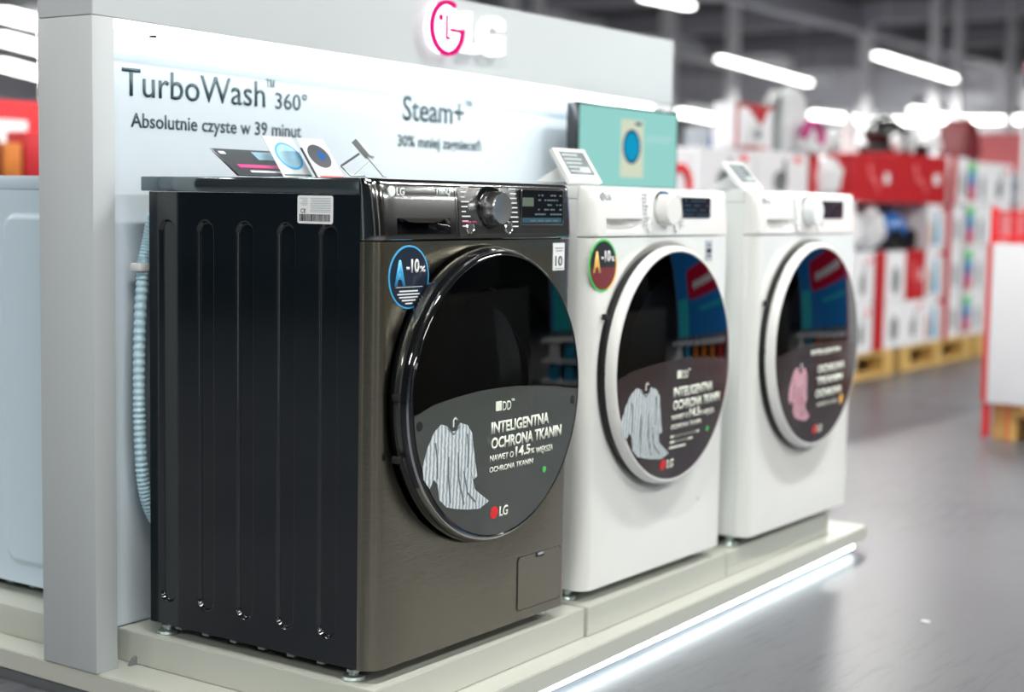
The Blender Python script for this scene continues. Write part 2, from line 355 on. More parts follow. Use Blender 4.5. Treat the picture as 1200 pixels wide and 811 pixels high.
b = BM(); lathe(b, [(0, 0), (0.007, 0), (0.0075, 0.010), (0.0, 0.010)], (0.056, 0.588, 1.106), 'z', 20); lab(obj('sensor_dome', b, 'black_gloss', DS), 'small black dome under the header')
b = BM(); prism(b, [(-.030, -.0605), (-.002, -.0605), (-.006, -.049), (-.012, -.045), (-.020, -.047)], 'y', 0.562, 0.569); lab(obj('cable_clip', b, 'grey_plastic', DS), 'small dark clip on the base edge')
# wall lettering
yw = 0.6215
text('lettering', 'TurboWash', 0.010, 0.385, 0.999, 0.053, 'letter_grey', DS, yw, 0.002)
text('lettering', '™', 0.388, 0.412, 1.026, 0.030, 'letter_grey', DS, yw, -0.01)
text('lettering', '360°', 0.415, 0.510, 0.998, 0.034, 'letter_grey', DS, yw, 0.003)
text('lettering', 'Absolutnie czyste w 39 minut', 0.031, 0.493, 0.942, 0.027, 'letter_grey', DS, yw, 0.01)
text('lettering', 'Steam+', 0.829, 1.060, 0.997, 0.056, 'letter_grey', DS, yw, 0.014)
text('lettering', '™', 1.063, 1.090, 1.030, 0.026, 'letter_grey', DS, yw, -0.008)
text('lettering', '30% mniej zagnieceń', 0.812, 1.129, 0.937, 0.026, 'letter_grey', DS, yw, 0.018)
# header sign: halo-lit disc and two letters
def arc_band(cx, cz, r0, r1, a0, a1, n=40):
    P = [(cx + r1 * math.cos(math.radians(a0 + (a1 - a0) * i / n)), cz + r1 * math.sin(math.radians(a0 + (a1 - a0) * i / n))) for i in range(n + 1)]
    return P + [(cx + r0 * math.cos(math.radians(a1 - (a1 - a0) * i / n)), cz + r0 * math.sin(math.radians(a1 - (a1 - a0) * i / n))) for i in range(n + 1)]
cx, cz = 0.897, 1.205
b = BM(); prism(b, circ(cx, cz, 0.056, 56), 'y', 0.553, 0.5715); sg = lab(obj('sign_disc', b, 'logo_light', DS), 'white glowing disc of the header sign')
b = BM(); prism(b, arc_band(cx, cz, 0.052, 0.0625, 62, 362), 'y', 0.545, 0.5525)
prism(b, rrect(cx + .012, cx + .056, cz - .007, cz + .002, .002), 'y', 0.549, 0.5525)
prism(b, [(cx - .004, cz + .030), (cx - .004, cz - .026), (cx + .014, cz - .026), (cx + .014, cz - .018), (cx + .004, cz - .018), (cx + .004, cz + .030)], 'y', 0.549, 0.5525); prism(b, circ(cx - .022, cz + .022, .008, 16), 'y', 0.549, 0.5525)
lab(obj('sign_ring', b, 'logo_magenta', sg), 'magenta ring and strokes of the round emblem')
text('sign_letter', 'L', 0.972, 1.022, 1.163, 0.086, 'letter_light', DS, 0.5715, 0.05, 0.022)
text('sign_letter', 'G', 1.030, 1.125, 1.163, 0.086, 'letter_light', DS, 0.5715, 0.045, 0.022)

# ------------------------------------------------------------------ washing machines
W, H = 0.6, 0.85
def seams(yfront): pass
def outline(sb, xs, r=0.028, yb=0.033, n=6, w=W):
    P = [(0.0, yb)]
    for k in range(1, n + 1):
        a = PI / 2 * k / n; P.append((r - r * math.cos(a), yb - (yb - sb) * math.sin(a)))
    P += [(x, sb) for x in xs]
    for k in range(n, 0, -1):
        a = PI / 2 * k / n; P.append((w - (r - r * math.cos(a)), yb - (yb - sb) * math.sin(a)))
    P.append((w, yb)); return P
def loft(levels, xs, skip=None, cap_top=True, cap_bot=True, n=6):
    bm = BM(); rings = []
    for z, sb in levels: rings.append([bm.verts.new((x, y, z)) for x, y in outline(sb, xs, n=n)])
    for li, (A, B) in enumerate(zip(rings, rings[1:])):
        for i in range(len(A) - 1):
            xm = (A[i].co.x + A[i + 1].co.x) / 2; zm = (A[i].co.z + B[i].co.z) / 2
            if skip and skip(xm, zm) and A[i].co.y < .03 and A[i + 1].co.y < .03: continue
            bm.faces.new((A[i], A[i + 1], B[i + 1], B[i]))
    if cap_top: bm.faces.new(rings[-1])
    if cap_bot: bm.faces.new(rings[0][::-1])
    return bm
def front_panel(dc=(0.3, 0.47)):
    bm = BM(); z0, z1, x0, x1 = 0.025, 0.7455, 0.028, 0.572
    cx, cz = dc; n = 96; angs = [2 * PI * i / n for i in range(n)]
    for X, Z in ((x0, z0), (x1, z0), (x1, z1), (x0, z1)):
        a = math.atan2(Z - cz, X - cx) % (2 * PI); k = min(range(len(angs)), key=lambda i: abs((angs[i] - a + PI) % (2 * PI) - PI)); angs[k] = a
    angs.sort(); rings = []
    O = []
    for a in angs:
        c, s = math.cos(a), math.sin(a); t = 9
        if c > 1e-9: t = min(t, (x1 - cx) / c)
        if c < -1e-9: t = min(t, (x0 - cx) / c)
        if s > 1e-9: t = min(t, (z1 - cz) / s)
        if s < -1e-9: t = min(t, (z0 - cz) / s)
        O.append(bm.verts.new((cx + c * t, 0, cz + s * t)))
    rings.append(O)
    for r, y in ((0.2705, 0.0), (0.268, 0.0005), (0.265, 0.002), (0.261, 0.005), (0.255, 0.009), (0.245, 0.012), (0.215, 0.013), (0.21, 0.05)):
        rings.append([bm.verts.new((cx + r * math.cos(a), y, cz + r * math.sin(a))) for a in angs])
    for A, B in zip(rings, rings[1:]):
        for i in range(n): bm.faces.new((A[i], A[(i + 1) % n], B[(i + 1) % n], B[i]))
    # side returns
    for sx in (0, 1):
        pts = [(0.0, 0.033)] + [(0.028 - 0.028 * math.cos(PI / 2 * k / 8), 0.033 - 0.033 * math.sin(PI / 2 * k / 8)) for k in range(1, 9)]
        if sx: pts = [(W - x, y) for x, y in pts]
        zs = [z0] + sorted([v.co.z for v in O if abs(v.co.x - (x1 if sx else x0)) < 1e-5 and z0 + 1e-5 < v.co.z < z1 - 1e-5]) + [z1]
        G = [[bm.verts.new((x, y, z)) for z in zs] for x, y in pts]
        for A, B in zip(G, G[1:]):
            for i in range(len(zs) - 1): bm.faces.new((A[i], A[i + 1], B[i + 1], B[i]))
    for z in (z0, z1):
        bm.faces.new([bm.verts.new((x, y, z)) for x, y in outline(0.0, [], n=8)])
    bmesh.ops.remove_doubles(bm, verts=bm.verts[:], dist=1e-5)
    return bm
def side_panel(kind):
    """cabinet body: a shell whose left side carries pressed channels as real relief"""
    bm = BM(); D0, D1, Z0, Z1 = 0.0335, 0.538, 0.025, 0.8225
    if kind == 'channels':
        cy = [0.491, 0.3935, 0.2965, 0.199, 0.103]; ztop, zbot, hw = 0.752, 0.088, 0.0215
        ys = sorted(set([round(D0 + (D1 - D0) * i / 40, 5) for i in range(41) if min(abs(D0 + (D1 - D0) * i / 40 - c) for c in cy) > hw + .002] + [round(c - .0225 + .0009 * i, 5) for c in cy for i in range(51)]))
        zs = [Z0, .05] + [.063 + .0011 * i for i in range(26)] + [.10 + (.745 - .10) * i / 12 for i in range(13)] + [.748 + .0011 * i for i in range(27)] + [.79, Z1]
        def dep(y, z):
            d = 9
            for c in cy:
                zz = min(max(z, zbot), ztop); d = min(d, math.hypot(y - c, z - zz) - hw)
            t = min(max(-d / 0.0055, 0), 1); return 0.0068 * t * t * (3 - 2 * t)
    else:
        ys = [D0 + (D1 - D0) * i / 120 for i in range(121)]; zs = [Z0 + (Z1 - Z0) * i / 200 for i in range(201)]
        rects = ((0.06, 0.262, .065, .775), (0.322, 0.50, .065, .775))
        def dep(y, z):
            d = 9
            for a, b_, c, e in rects:
                qx = abs(y - (a + b_) / 2) - (b_ - a) / 2 + .04; qz = abs(z - (c + e) / 2) - (e - c) / 2 + .04
                d = min(d, math.hypot(max(qx, 0), max(qz, 0)) + min(max(qx, qz), 0) - .04)
            t = min(max(-d / 0.01, 0), 1); return -0.005 * t * t * (3 - 2 * t)
    G = [[bm.verts.new((dep(y, z), y, z)) for z in zs] for y in ys]
    for A, B in zip(G, G[1:]):
        for i in range(len(zs) - 1): bm.faces.new((A[i], A[i + 1], B[i + 1], B[i]))
    c = [(0, D1, Z0), (0.012, D1 + .006, Z0), (W - .012, D1 + .006, Z0), (W, D1, Z0), (W, D0, Z0), (0, D0, Z0)]
    A = [bm.verts.new(p) for p in c]; B = [bm.verts.new((p[0], p[1], Z1)) for p in c]
    for i in range(5): bm.faces.new((A[i], A[i + 1], B[i + 1], B[i]))
    bm.faces.new(A); bm.faces.new(B[::-1])
    return bm
def foot(bm, x, y):
    lathe(bm, [(0, 0.0), (.020, 0.0), (.021, .003), (.019, .007), (.009, .009), (.008, .013), (.012, .014), (.012, .019), (.007, .020), (.007, .030), (0, .030)], (x, y, 0), 'z', 20)

SWEATER0 = [(-0.206, -0.036), (-0.186, -0.030), (-0.176, -0.042), (-0.158, -0.046), (-0.142, -0.040), (-0.133, -0.032), (-0.112, -0.043), (-0.096, -0.062), (-0.092, -0.090), (-0.080, -0.135),
           (-0.099, -0.139), (-0.106, -0.118), (-0.100, -0.140), (-0.078, -0.160), (-0.040, -0.184), (-0.075, -0.197), (-0.110, -0.190), (-0.137, -0.186), (-0.155, -0.179), (-0.178, -0.166), (-0.196, -0.130), (-0.203, -0.145), (-0.219, -0.115), (-0.224, -0.075)]
SWEATER = [(-0.200, -0.044), (-0.182, -0.032), (-0.168, -0.036), (-0.156, -0.047), (-0.142, -0.047), (-0.133, -0.034), (-0.112, -0.040), (-0.098, -0.056), (-0.094, -0.078), (-0.086, -0.110), (-0.079, -0.134), (-0.090, -0.139),
           (-0.100, -0.118), (-0.108, -0.096), (-0.106, -0.125), (-0.094, -0.150), (-0.070, -0.166), (-0.040, -0.184), (-0.068, -0.194), (-0.105, -0.190), (-0.137, -0.184), (-0.160, -0.178), (-0.180, -0.162), (-0.186, -0.135), (-0.188, -0.100), (-0.196, -0.125), (-0.206, -0.140), (-0.222, -0.122), (-0.226, -0.100), (-0.216, -0.070)]
def washer(name, label, loc, style):
    dark = style == 'dark'
    T = thing(name, label, 'washing machine', loc)
    cabm, lidm, frm, com = ('dark_paint', 'dark_lid', 'dark_steel', 'dark_console') if dark else (('white_enamel', 'white_enamel', 'white_front', 'white_front') if style != 'rear' else ('blue_white',) * 4)
    obj('cabinet', side_panel('channels' if style != 'rear' else 'rects'), cabm, T, ang=80)
    b = BM(); box(b, 0, W, 0.0345, 0.561, 0.8232, 0.85, 0.0025, 2); obj('lid', b, lidm, T)
    b = BM(); box(b, 0.03, W - 0.03, 0.06, 0.51, 0.016, 0.0245)
    for k in range(6): box(b, 0.003, 0.012, 0.11 + k * .07, 0.125 + k * .07, 0.0195, 0.0245)
    obj('underframe', b, 'grey_plastic', T)
    for x, y in ((0.022, 0.058), (W - .03, 0.058), (0.022, 0.515), (W - .03, 0.515)):
        b = BM(); foot(b, x, y); obj('levelling_foot', b, 'zinc', T)
    if style == 'rear': 
        b = loft([(0.025, 0), (0.85, 0.0)], [0.3]); obj('front_panel', b, frm, T)
        return T
    obj('front_panel', front_panel(), frm, T)
    # console with a real pocket for the drawer handle
    hx0, hx1, hz0, hz1 = 0.055, 0.200, 0.7575, 0.7845
    xs = [hx0, hx1, 0.30, 0.50]
    b = loft([(0.748, 0.0), (0.7495, -0.0015), (hz0, -0.0015), (hz1, 0.0005), (0.815, 0.004), (0.838, 0.007), (0.846, 0.011), (0.85, 0.020)], xs, skip=lambda x, z: hx0 < x < hx1 and hz0 - 1e-6 <= z < hz1 - 1e-4)
    obj('console', b, com, T, ang=40)
    b = BM(); n = 10; rows = []
    for i in range(n + 1):       # scooped pocket: the floor of the pocket curves up towards the sides
        x = hx0 + (hx1 - hx0) * i / n; e = 1 - abs(2 * i / n - 1) ** 2.5
        rows.append([b.verts.new(p) for p in ((x, -0.0015, hz0), (x, 0.008 * e, hz0 + .002), (x, 0.020 * e, hz0 + .008), (x, 0.026 * e + .0005, hz0 + .018), (x, 0.026 * e + .0005, hz1), (x, 0.0005, hz1))])
    for A, B in zip(rows, rows[1:]):
        for i in range(5): b.faces.new((A[i], A[i + 1], B[i + 1], B[i]))
    obj('drawer_handle', b, 'black_gloss' if dark else 'white_plastic', T)
    if dark:
        b = BM(); prism(b, [(hx0 + .012, hz1), (hx1 - .012, hz1), (hx1 - .03, hz1 - .006), (hx1 - .05, hz1 - .0075), (hx0 + .05, hz1 - .0075), (hx0 + .03, hz1 - .006)], 'y', -0.001, 0.012); lab(obj('handle_lip', b, 'dark_console', T), 'polished lip over the drawer handle')
    def cy(z): return -0.0015 if z < hz0 else -0.0015 + (z - hz0) / (hz1 - hz0) * .002 if z < hz1 else .0005 + (z - hz1) / (.815 - hz1) * .0035 if z < .815 else .004 + (z - .815) / .023 * .003
    def on(x, z): return cy(z)
    # seam between drawer and control panel
    gm = 'black_matte' if dark else 'carton_grey'
    b = BM()
    for za, zb_ in ((.7495, hz0), (hz0, hz1), (hz1, .815), (.815, .838)):
        prism(b, [(cy(za) - .0005, za), (cy(zb_) - .0005, zb_), (cy(zb_) + .004, zb_), (cy(za) + .004, za)], 'x', .2175, .2188)
    obj('drawer_seam', b, gm, T)
    if dark:   # darker glossy control strip
        b = BM()
        zz = [.752, hz0, hz1, .815, .838]
        for za, zb_ in zip(zz, zz[1:]): prism(b, [(cy(za) - .0012, za), (cy(zb_) - .0012, zb_), (cy(zb_) + .002, zb_), (cy(za) + .002, za)], 'x', .225, .572)
        bmesh.ops.remove_doubles(b, verts=b.verts[:], dist=1e-6); lab(obj('control_strip', b, 'dark_panel', T), 'glossy dark control strip')
    # knob
    kx, kz = (.318, .803) if dark else (.288, .803)
    if dark:
        b = BM(); lathe(b, [(0, -.006), (.036, -.006), (.0385, -.003), (.039, .003), (0, .003)], (kx, cy(kz) - .001, kz), 'y', 48); k1 = lab(obj('knob', b, 'black_gloss', T), 'black dial with brushed metal cap')
        b = BM(); lathe(b, [(.030, -.005), (.029, -.026), (.0275, -.029), (.0, -.0275)], (kx, cy(kz) - .001, kz), 'y', 48); obj('knob_cap', b, 'brushed', k1)
    else:
        b = BM(); lathe(b, [(0, -.003), (.040, -.003), (.0405, .003), (0, .003)], (kx, cy(kz), kz), 'y', 48); k1 = lab(obj('knob', b, 'chrome', T), 'white dial on a chrome ring')
        b = BM(); lathe(b, [(.034, -.002), (.032, -.026), (.030, -.029), (.0, -.029)], (kx, cy(kz), kz), 'y', 48); obj('knob_cap', b, 'white_plastic' if loc[0] < 1 else 'silver_print', k1)
    # program marks each side of the knob
    R = []
    for k in range(9):
        z = .838 - k * .0085 if dark else .834 - k * .008
        R.append((kx - .085, kx - .062 - .006 * (k % 3), z, z + .0022)); R.append((kx + .062 + (.004 if k % 2 else 0), kx + .084, z - .001, z + .0012))
    b = BM()
    for x0, x1, z0, z1 in R: box(b, x0, x1, cy((z0 + z1) / 2) - .0022, cy((z0 + z1) / 2) - .0005, z0, z1)
    obj('program_marks', b, 'silver_print' if dark else 'carton_grey', T)
    if dark:
        b = BM(); box(b, kx - .085, kx - .060, cy(.842) - .0022, cy(.84) - .0005, .8375, .8395); box(b, kx - .085, kx - .045, cy(.779) - .0022, cy(.779) - .0003, .7775, .7795)
        lab(obj('red_marks', b, 'print_pink', T), 'thin red lines of the program list')
    for bx in (kx - .064, kx + .053):
        b = BM(); lathe(b, [(0, -.002), (.009, -.002), (.0105, -.0035), (.012, -.002), (.012, .002)], (bx, cy(.767) - .001, .7675), 'y', 24); obj('push_button', b, 'chrome' if dark else 'white_plastic', T)
    # display
    dx0, dx1, dz0, dz1 = (.412, .551, .773, .838) if dark else (.372, .495, .787, .831)
    b = BM(); prism(b, rrect(dx0, dx1, dz0, dz1, .003), 'y', cy(.80) - .0035, .006); dp = lab(obj('display_screen', b, 'display_black', T), 'dark glass display')
    yd = cy(.80) - .0035
    rs = random.Random(3)
    if dark:
        b = dashes([(dx0 + .004, dx0 + .040, dz0 + .034, dz0 + .050)], yd); lab(obj('display_icon', b, 'icon_green', dp), 'pale lit field')
        b = dashes([(dx0 + .004, dx1 - .004, dz0 + .004, dz0 + .013)], yd); lab(obj('display_icon', b, 'icon_blue', dp), 'blue lit bar')
        rr = []
        for r_ in range(5):
            for c_ in range(9):
                if rs.random() < .7:
                    x = dx0 + .045 + c_ * .0102; z = dz0 + .018 + r_ * .0088; rr.append((x, x + rs.choice((.004, .006, .008)), z, z + .0028))
        for c_ in range(4): rr.append((dx0 + .03 + c_ * .025, dx0 + .048 + c_ * .025, dz0 + .0065, dz0 + .0085))
        b = dashes(rr, yd - .0004); obj('display_icons', b, 'icon_light', dp)
        b = BM(); tube(b, [(x, yd - .0005, z) for x, z in rrect(dx0, dx1, dz0, dz1, .003)], .0012, 6, closed=True); lab(obj('display_bezel', b, 'chrome', dp), 'bright bezel line')
    else:
        rr = [(dx0 + .006 + c_ * .014, dx0 + .015 + c_ * .014, dz0 + .005 + .010 * r_, dz0 + .008 + .010 * r_) for c_ in range(8) for r_ in range(4) if rs.random() < .75]
        obj('display_icons', dashes(rr, yd), 'icon_blue', dp)
    # small emblem and lettering on the drawer
    cm = 'silver_print' if dark else 'carton_grey'
    b = BM(); prism(b, circ(.046, .829, .0088, 24), 'y', cy(.829) - .002, cy(.829) + .001); obj('emblem', b, cm, T)
    text('lettering', 'LG', .0585, .079, .8225, .013, cm, T, cy(.829) - .001, 0.02)
    if dark: text('lettering', 'ThinQ', .163, .205, .825, .012, cm, T, cy(.829) - .001, 0.02)
    # energy sticker
    sx, sz = (.087, .686) if dark else (.045, .690)
    b = BM(); prism(b, circ(sx, sz, .0535, 48), 'y', -.0010, -.0001); st = lab(obj('sticker', b, 'print_blue' if dark else 'print_green', T), 'round energy sticker with a %s rim' % ('blue' if dark else 'green and yellow')); 
    b = BM(); prism(b, circ(sx, sz, .0505 if dark else .049, 48), 'y', -.0014, -.0009); obj('sticker_face', b, 'print_navy' if dark else 'print_black', st)
    if not dark:
        b = BM(); prism(b, arc_band(sx, sz, .049, .0536, -70, 20, 20), 'y', -.0014, -.0009); obj('sticker_rim', b, 'print_yellow', st)
        b = BM(); prism(b, arc_band(sx, sz, 0, .0488, 185, 355, 20)[:21], 'y', -.0017, -.0013); obj('sticker_band', b, 'deep_red', st)
    text('lettering', 'A', sx - .040, sx - .011, sz - .012, .040, 'print_blue' if dark else 'print_yellow', st, -.0019, .05)
    text('lettering', '-10', sx - .008, sx + .026, sz + .008, .022, 'label_paper', st, -.0016, .03)
    text('lettering', '%', sx + .027, sx + .043, sz + .008, .010, 'label_paper', st, -.0016, .02)
    if dark:
        rr = [(sx - .036, sx + .036, sz - .0170, sz - .0162)] + [(sx - w_, sx + w_ * .9, sz - .0245 - i * .0052, sz - .0222 - i * .0052) for i, w_ in enumerate((.026, .031, .026, .019, .010))]
        obj('fine_print', dashes(rr, -.0014), 'silver_print', st)
        # warranty sticker
        b = BM(); box(b, .522, .5605, -.0010, -.0001, .686, .738); s2 = lab(obj('sticker', b, 'label_paper', T), 'small white sticker reading 10')
        text('lettering', '10', .529, .553, .695, .019, 'print_black', s2, -.0011, .01)
        obj('fine_print', dashes([(.528, .556, .7275, .7292), (.531, .553, .7225, .724), (.528, .556, .689, .6902)], -.0010), 'print_grey', s2)
        # rating plate with bar code on the side
        b = BM(); prism(b, rrect(.092, .171, .7725, .8195, .004), 'x', -.0012, -.0001); rp = lab(obj('rating_label', b, 'label_paper', T), 'white rating label with a bar code')
        b = BM(); y = .166
        while y > .098:
            w_ = rs.choice((.0006, .0009, .0014)); box(b, -.0016, -.0012, y - w_, y, .7765, .7885); y -= w_ + rs.choice((.0006, .001, .0014))
        obj('bar_code', b, 'print_black', rp)
        b = BM()
        for i in range(9):
            z = .8155 - i * .0028
            box(b, -.0015, -.0012, .096, .139 + .004 * rs.random(), z - .0011, z)
            if i < 5: box(b, -.0015, -.0012, .148, .166 - .01 * rs.random(), z - .0011, z)
        obj('fine_print', b, 'carton_grey', rp)
        bt = text_bm('CE', 0, .012, .7905, .007, .02)
        for v in bt.verts: v.co = Vector((-.0012 + v.co.y * .3, .164 - v.co.x, v.co.z))
        obj('lettering', bt, 'print_black', rp, smooth=False)
        # pump filter hatch
        P = rrect(.4225, .5665, .045, .147, .006)
        b = BM(); prism(b, P, 'y', -.0018, .001); bmesh.ops.bevel(b, geom=[e for e in b.edges if all(abs(v.co.y + .0018) < 1e-6 for v in e.verts)], offset=.0012, segments=2, affect='EDGES')
        h = lab(obj('filter_hatch', b, 'dark_steel', T), 'small square hatch low on the front')
        b = BM(); tube(b, [(x, -.0002, z) for x, z in rrect(.4212, .5678, .0437, .1483, .007)], .0009, 6, closed=True); obj('hatch_gap', b, 'black_matte', h)
        b = BM(); prism(b, rrect(.481, .507, .138, .147, .003), 'y', -.0026, 0); ct = obj('hatch_catch', b, 'black_matte', h)
        b = BM(); prism(b, rrect(.484, .504, .142, .147, .002), 'y', -.004, -.0022); lab(obj('hatch_catch', b, 'chrome', h), 'bright catch tip')
    else:
        b = BM(); box(b, .478, .510, -.0010, -.0001, .690, .736); s2 = lab(obj('sticker', b, 'carton_grey', T), 'small grey sticker')
        obj('fine_print', dashes([(.484, .504, .700, .703), (.484, .504, .708, .718), (.486, .502, .724, .727)], -.001), 'print_black', s2)
        if loc[0] < 1: obj('fine_print', dashes([(.470, .482, .150, .153), (.474, .478, .146, .1495)], -.0002), 'carton_grey', T)
    # tub and drum seen through the door
    dcx, dcz = .3, .47
    b = BM(); lathe(b, [(.212, .045), (.206, .030), (.196, .034), (.188, .050), (.178, .060), (.165, .070), (.160, .085)], (dcx, 0, dcz), 'y', 64); lab(obj('gasket', b, 'gasket', T), 'grey rubber door gasket')
    b = BM(); lathe(b, [(.165, .086), (.205, .10), (.235, .12), (.235, .36), (.20, .40), (.08, .41), (0, .40)], (dcx, 0, dcz), 'y', 64)
    for k in range(3):
        a = PI / 2 + k * 2 * PI / 3 + .35; c, s = math.cos(a), math.sin(a)
        P = [Vector((dcx + c * (.234) - s * t, 0, dcz + s * .234 + c * t)) for t in (-.035, .035)] + [Vector((dcx + c * .19 - s * t, 0, dcz + s * .19 + c * t)) for t in (.010, -.010)]
        A = [b.verts.new((p.x, .13, p.z)) for p in P]; B = [b.verts.new((p.x, .35, p.z)) for p in P]
        b.faces.new(A); b.faces.new(B[::-1])
        for i in range(4): b.faces.new((A[i], B[i], B[(i + 1) % 4], A[(i + 1) % 4]))
    lab(obj('drum', b, 'drum', T), 'dark steel drum behind the door glass')
    # door
    if dark:
        b = BM(); lathe(b, [(.236, .010), (.252, .008), (.262, -.004), (.2635, -.020), (.2625, -.030), (.2575, -.0375), (.2545, -.043), (.2525, -.0445), (.2500, -.043)], (dcx, 0, dcz), 'y', 128); dr = obj('door', b, 'black_gloss', T)
        b = BM(); lathe(b, [(.2590, -.0350), (.2580, -.0392), (.2565, -.0392), (.2560, -.0360)], (dcx, 0, dcz), 'y', 128); lab(obj('trim_ring', b, 'chrome', dr), 'thin bright ring around the door edge')
        b = BM(); lathe(b, [(.2642, -.012), (.2648, -.014), (.2648, -.022), (.2636, -.027)], (dcx, 0, dcz), 'y', 128); lab(obj('trim_ring', b, 'smoked_ring', dr), 'smoked grey ring behind the door edge')
        Rg, yg, bul = .2505, -.043, .010
    else:
        b = BM(); lathe(b, [(.236, .010), (.252, .008), (.2535, -.004), (.2525, -.010), (.244, -.012)], (dcx, 0, dcz), 'y', 128); dr = lab(obj('door', b, 'black_gloss', T), 'round door with black side wall')
        b = BM(); lathe(b, [(.2525, -.009), (.2570, -.013), (.2570, -.020), (.2545, -.027), (.2510, -.032), (.2480, -.0335), (.2435, -.0325)], (dcx, 0, dcz), 'y', 128); lab(obj('door_ring', b, 'white_plastic' , dr), 'white outer ring of the door')
        Rg, yg, bul = .2445, -.033, .020
    def dome(x, z):
        r = min(math.hypot(x - dcx, z - dcz) / Rg, 1); return yg - bul * (1 - r * r)
    prof = [(Rg * k / 24, yg - bul * (1 - (k / 24) ** 2)) for k in range(24, -1, -1)]
    b = BM(); lathe(b, prof, (dcx, 0, dcz), 'y', 128)
    lab(obj('door_glass', b, 'door_glass' if dark else 'clear_glass', dr), 'tinted round door glass')
    b = BM(); lathe(b, [(Rg, yg + .004), (.200, yg + .002), (.196, yg + .006), (.196, .02), (.21, .03)], (dcx, 0, dcz), 'y', 96); lab(obj('glass_surround', b, 'black_gloss', dr), 'black band around the window')
    b = BM(); lathe(b, [(.188, yg + .012), (.184, .0), (.172, .045), (.150, .075), (.10, .095), (0, .10)], (dcx, 0, dcz), 'y', 64); lab(obj('glass_bowl', b, 'bowl', dr), 'smoky inner glass bowl')
    for dz in (.012, -.092) if dark else (.11, -.005):
        b = BM(); a = PI; 
        box(b, dcx - .268 if dark else dcx - .2575, dcx - .2585 if dark else dcx - .249, -.026 if dark else -.012, -.012 if dark else -.002, dcz + dz, dcz + dz + .012, .001)
        obj('hinge_block', b, 'black_matte', dr)
    # translucent promotional film on the lower half of the glass
    top = [(-.245, -.012), (-.200, .003), (-.14, .011), (-.08, .016), (-.02, .017), (.04, .015), (.10, .010), (.16, .004), (.20, -.002), (.246, -.008)] if style != 'third' else [(-.242, -.012), (-.1, .012), (.1, .010), (.243, -.006)]
    import bisect
    def ztop(x):
        for (xa, za), (xb, zb_) in zip(top, top[1:]):
            if xa <= x <= xb: return za + (zb_ - za) * (x - xa) / (xb - xa)
        return top[0][1] if x < 0 else top[-1][1]
    b = BM(); Rf = Rg - .001; cols = []; nx, nz = 60, 24
    for i in range(nx + 1):
        x = -Rf * math.cos(PI * i / nx); zl = -math.sqrt(max(Rf * Rf - x * x, 0)); zt = max(ztop(x), zl)
        cols.append([b.verts.new((dcx + x, dome(dcx + x, dcz + zl + (zt - zl) * j / nz) - .0012, dcz + zl + (zt - zl) * j / nz)) for j in range(nz + 1)])
    for A, B in zip(cols, cols[1:]):
        for j in range(nz): b.faces.new((A[j], A[j + 1], B[j + 1], B[j]))
    bmesh.ops.remove_doubles(b, verts=b.verts[:], dist=1e-5)
    lab(obj('promotional_film', b, 'film' if dark else 'film_dark', dr), 'translucent promotional film over the lower door glass')
    wp = lambda x, z: dome(x, z) - .0014
    def T_(s, x0, x1, zb_, cap, m='print_white', thin=.0): text('lettering', s, dcx + x0, dcx + x1, dcz + zb_, cap, m, dr, 0, thin, .0004, warp=wp)
    if style != 'third':
        b = BM(); box(b, dcx - .031, dcx - .014, -.0002, .0003, dcz - .024, dcz - .007)
        for v in b.verts: v.co.y += wp(v.co.x, v.co.z)
        obj('print_square', b, 'print_white', dr)
        T_('DD', -.011, .015, -.025, .017, thin=.005); T_('™', .016, .025, -.014, .008)
        T_('INTELIGENTNA', -.043, .143, -.063, .020, thin=.03); T_('OCHRONA TKANIN', -.042, .190, -.091, .020, thin=.03)
        T_('NAWET O', -.044, .028, -.113, .011, thin=.015); T_('14.5', .034, .082, -.113, .018, thin=.03); T_('%', .083, .096, -.114, .010, thin=.01)
        T_('WIĘKSZA', .102, .162, -.116, .011, thin=.015); T_('OCHRONA TKANIN', -.044, .093, -.133, .010, thin=.01)
        sw, km = SWEATER, 'knit'; lx = 0 if dark else -.035
        b = BM(); prism(b, circ(dcx + .135, dcz - .150, .006, 16), 'y', -.0003, .0003)
        for v in b.verts: v.co.y += wp(v.co.x, v.co.z)
        obj('print_dot', b, 'print_green', dr)
        if not dark:
            bb = BM()
            for i in range(3): box(bb, dcx - .04, dcx + .09 - .03 * i, -.0003, .0003, dcz - .152 - i * .012, dcz - .147 - i * .012)
            for v in bb.verts: v.co.y += wp(v.co.x, v.co.z)
            obj('fine_print', bb, 'print_white', dr)
    else:
        T_('INTELIGENTNA', -.085, .095, -.018, .012, thin=.03)
        T_('OCHRONA', -.045, .130, -.064, .018, thin=.04); T_('TKANIN', -.045, .120, -.094, .018, thin=.04); T_('OCHRONA', -.045, .125, -.126, .018, thin=.04)
        T_('NAWET O 14.5%', -.03, .095, -.150, .010, thin=.0)
        sw = [(x * .62 - .04, z * .85 - .015) for x, z in SWEATER]; km = 'knit_pink'; lx = 0
        b = BM(); prism(b, circ(dcx + .13, dcz - .145, .013, 16), 'y', -.0003, .0003)
        for v in b.verts: v.co.y += wp(v.co.x, v.co.z)
        obj('print_dot', b, 'print_yellow', dr)
    b = BM(); fv = b.faces.new([b.verts.new((dcx + x, 0, dcz + z)) for x, z in sw]); bmesh.ops.triangulate(b, faces=[fv]); bmesh.ops.subdivide_edges(b, edges=b.edges[:], cuts=3, use_grid_fill=True)
    for v in b.verts: v.co.y = wp(v.co.x, v.co.z) - .0003
    lab(obj('sweater_print', b, km, dr), 'printed picture of a %s on a hanger' % ('knitted pullover' if km == 'knit' else 'pink pullover'))
    fx = (lambda x, z: (x, z)) if style != 'third' else (lambda x, z: (x * .62 - .04, z * .85 - .015))
    b = BM()
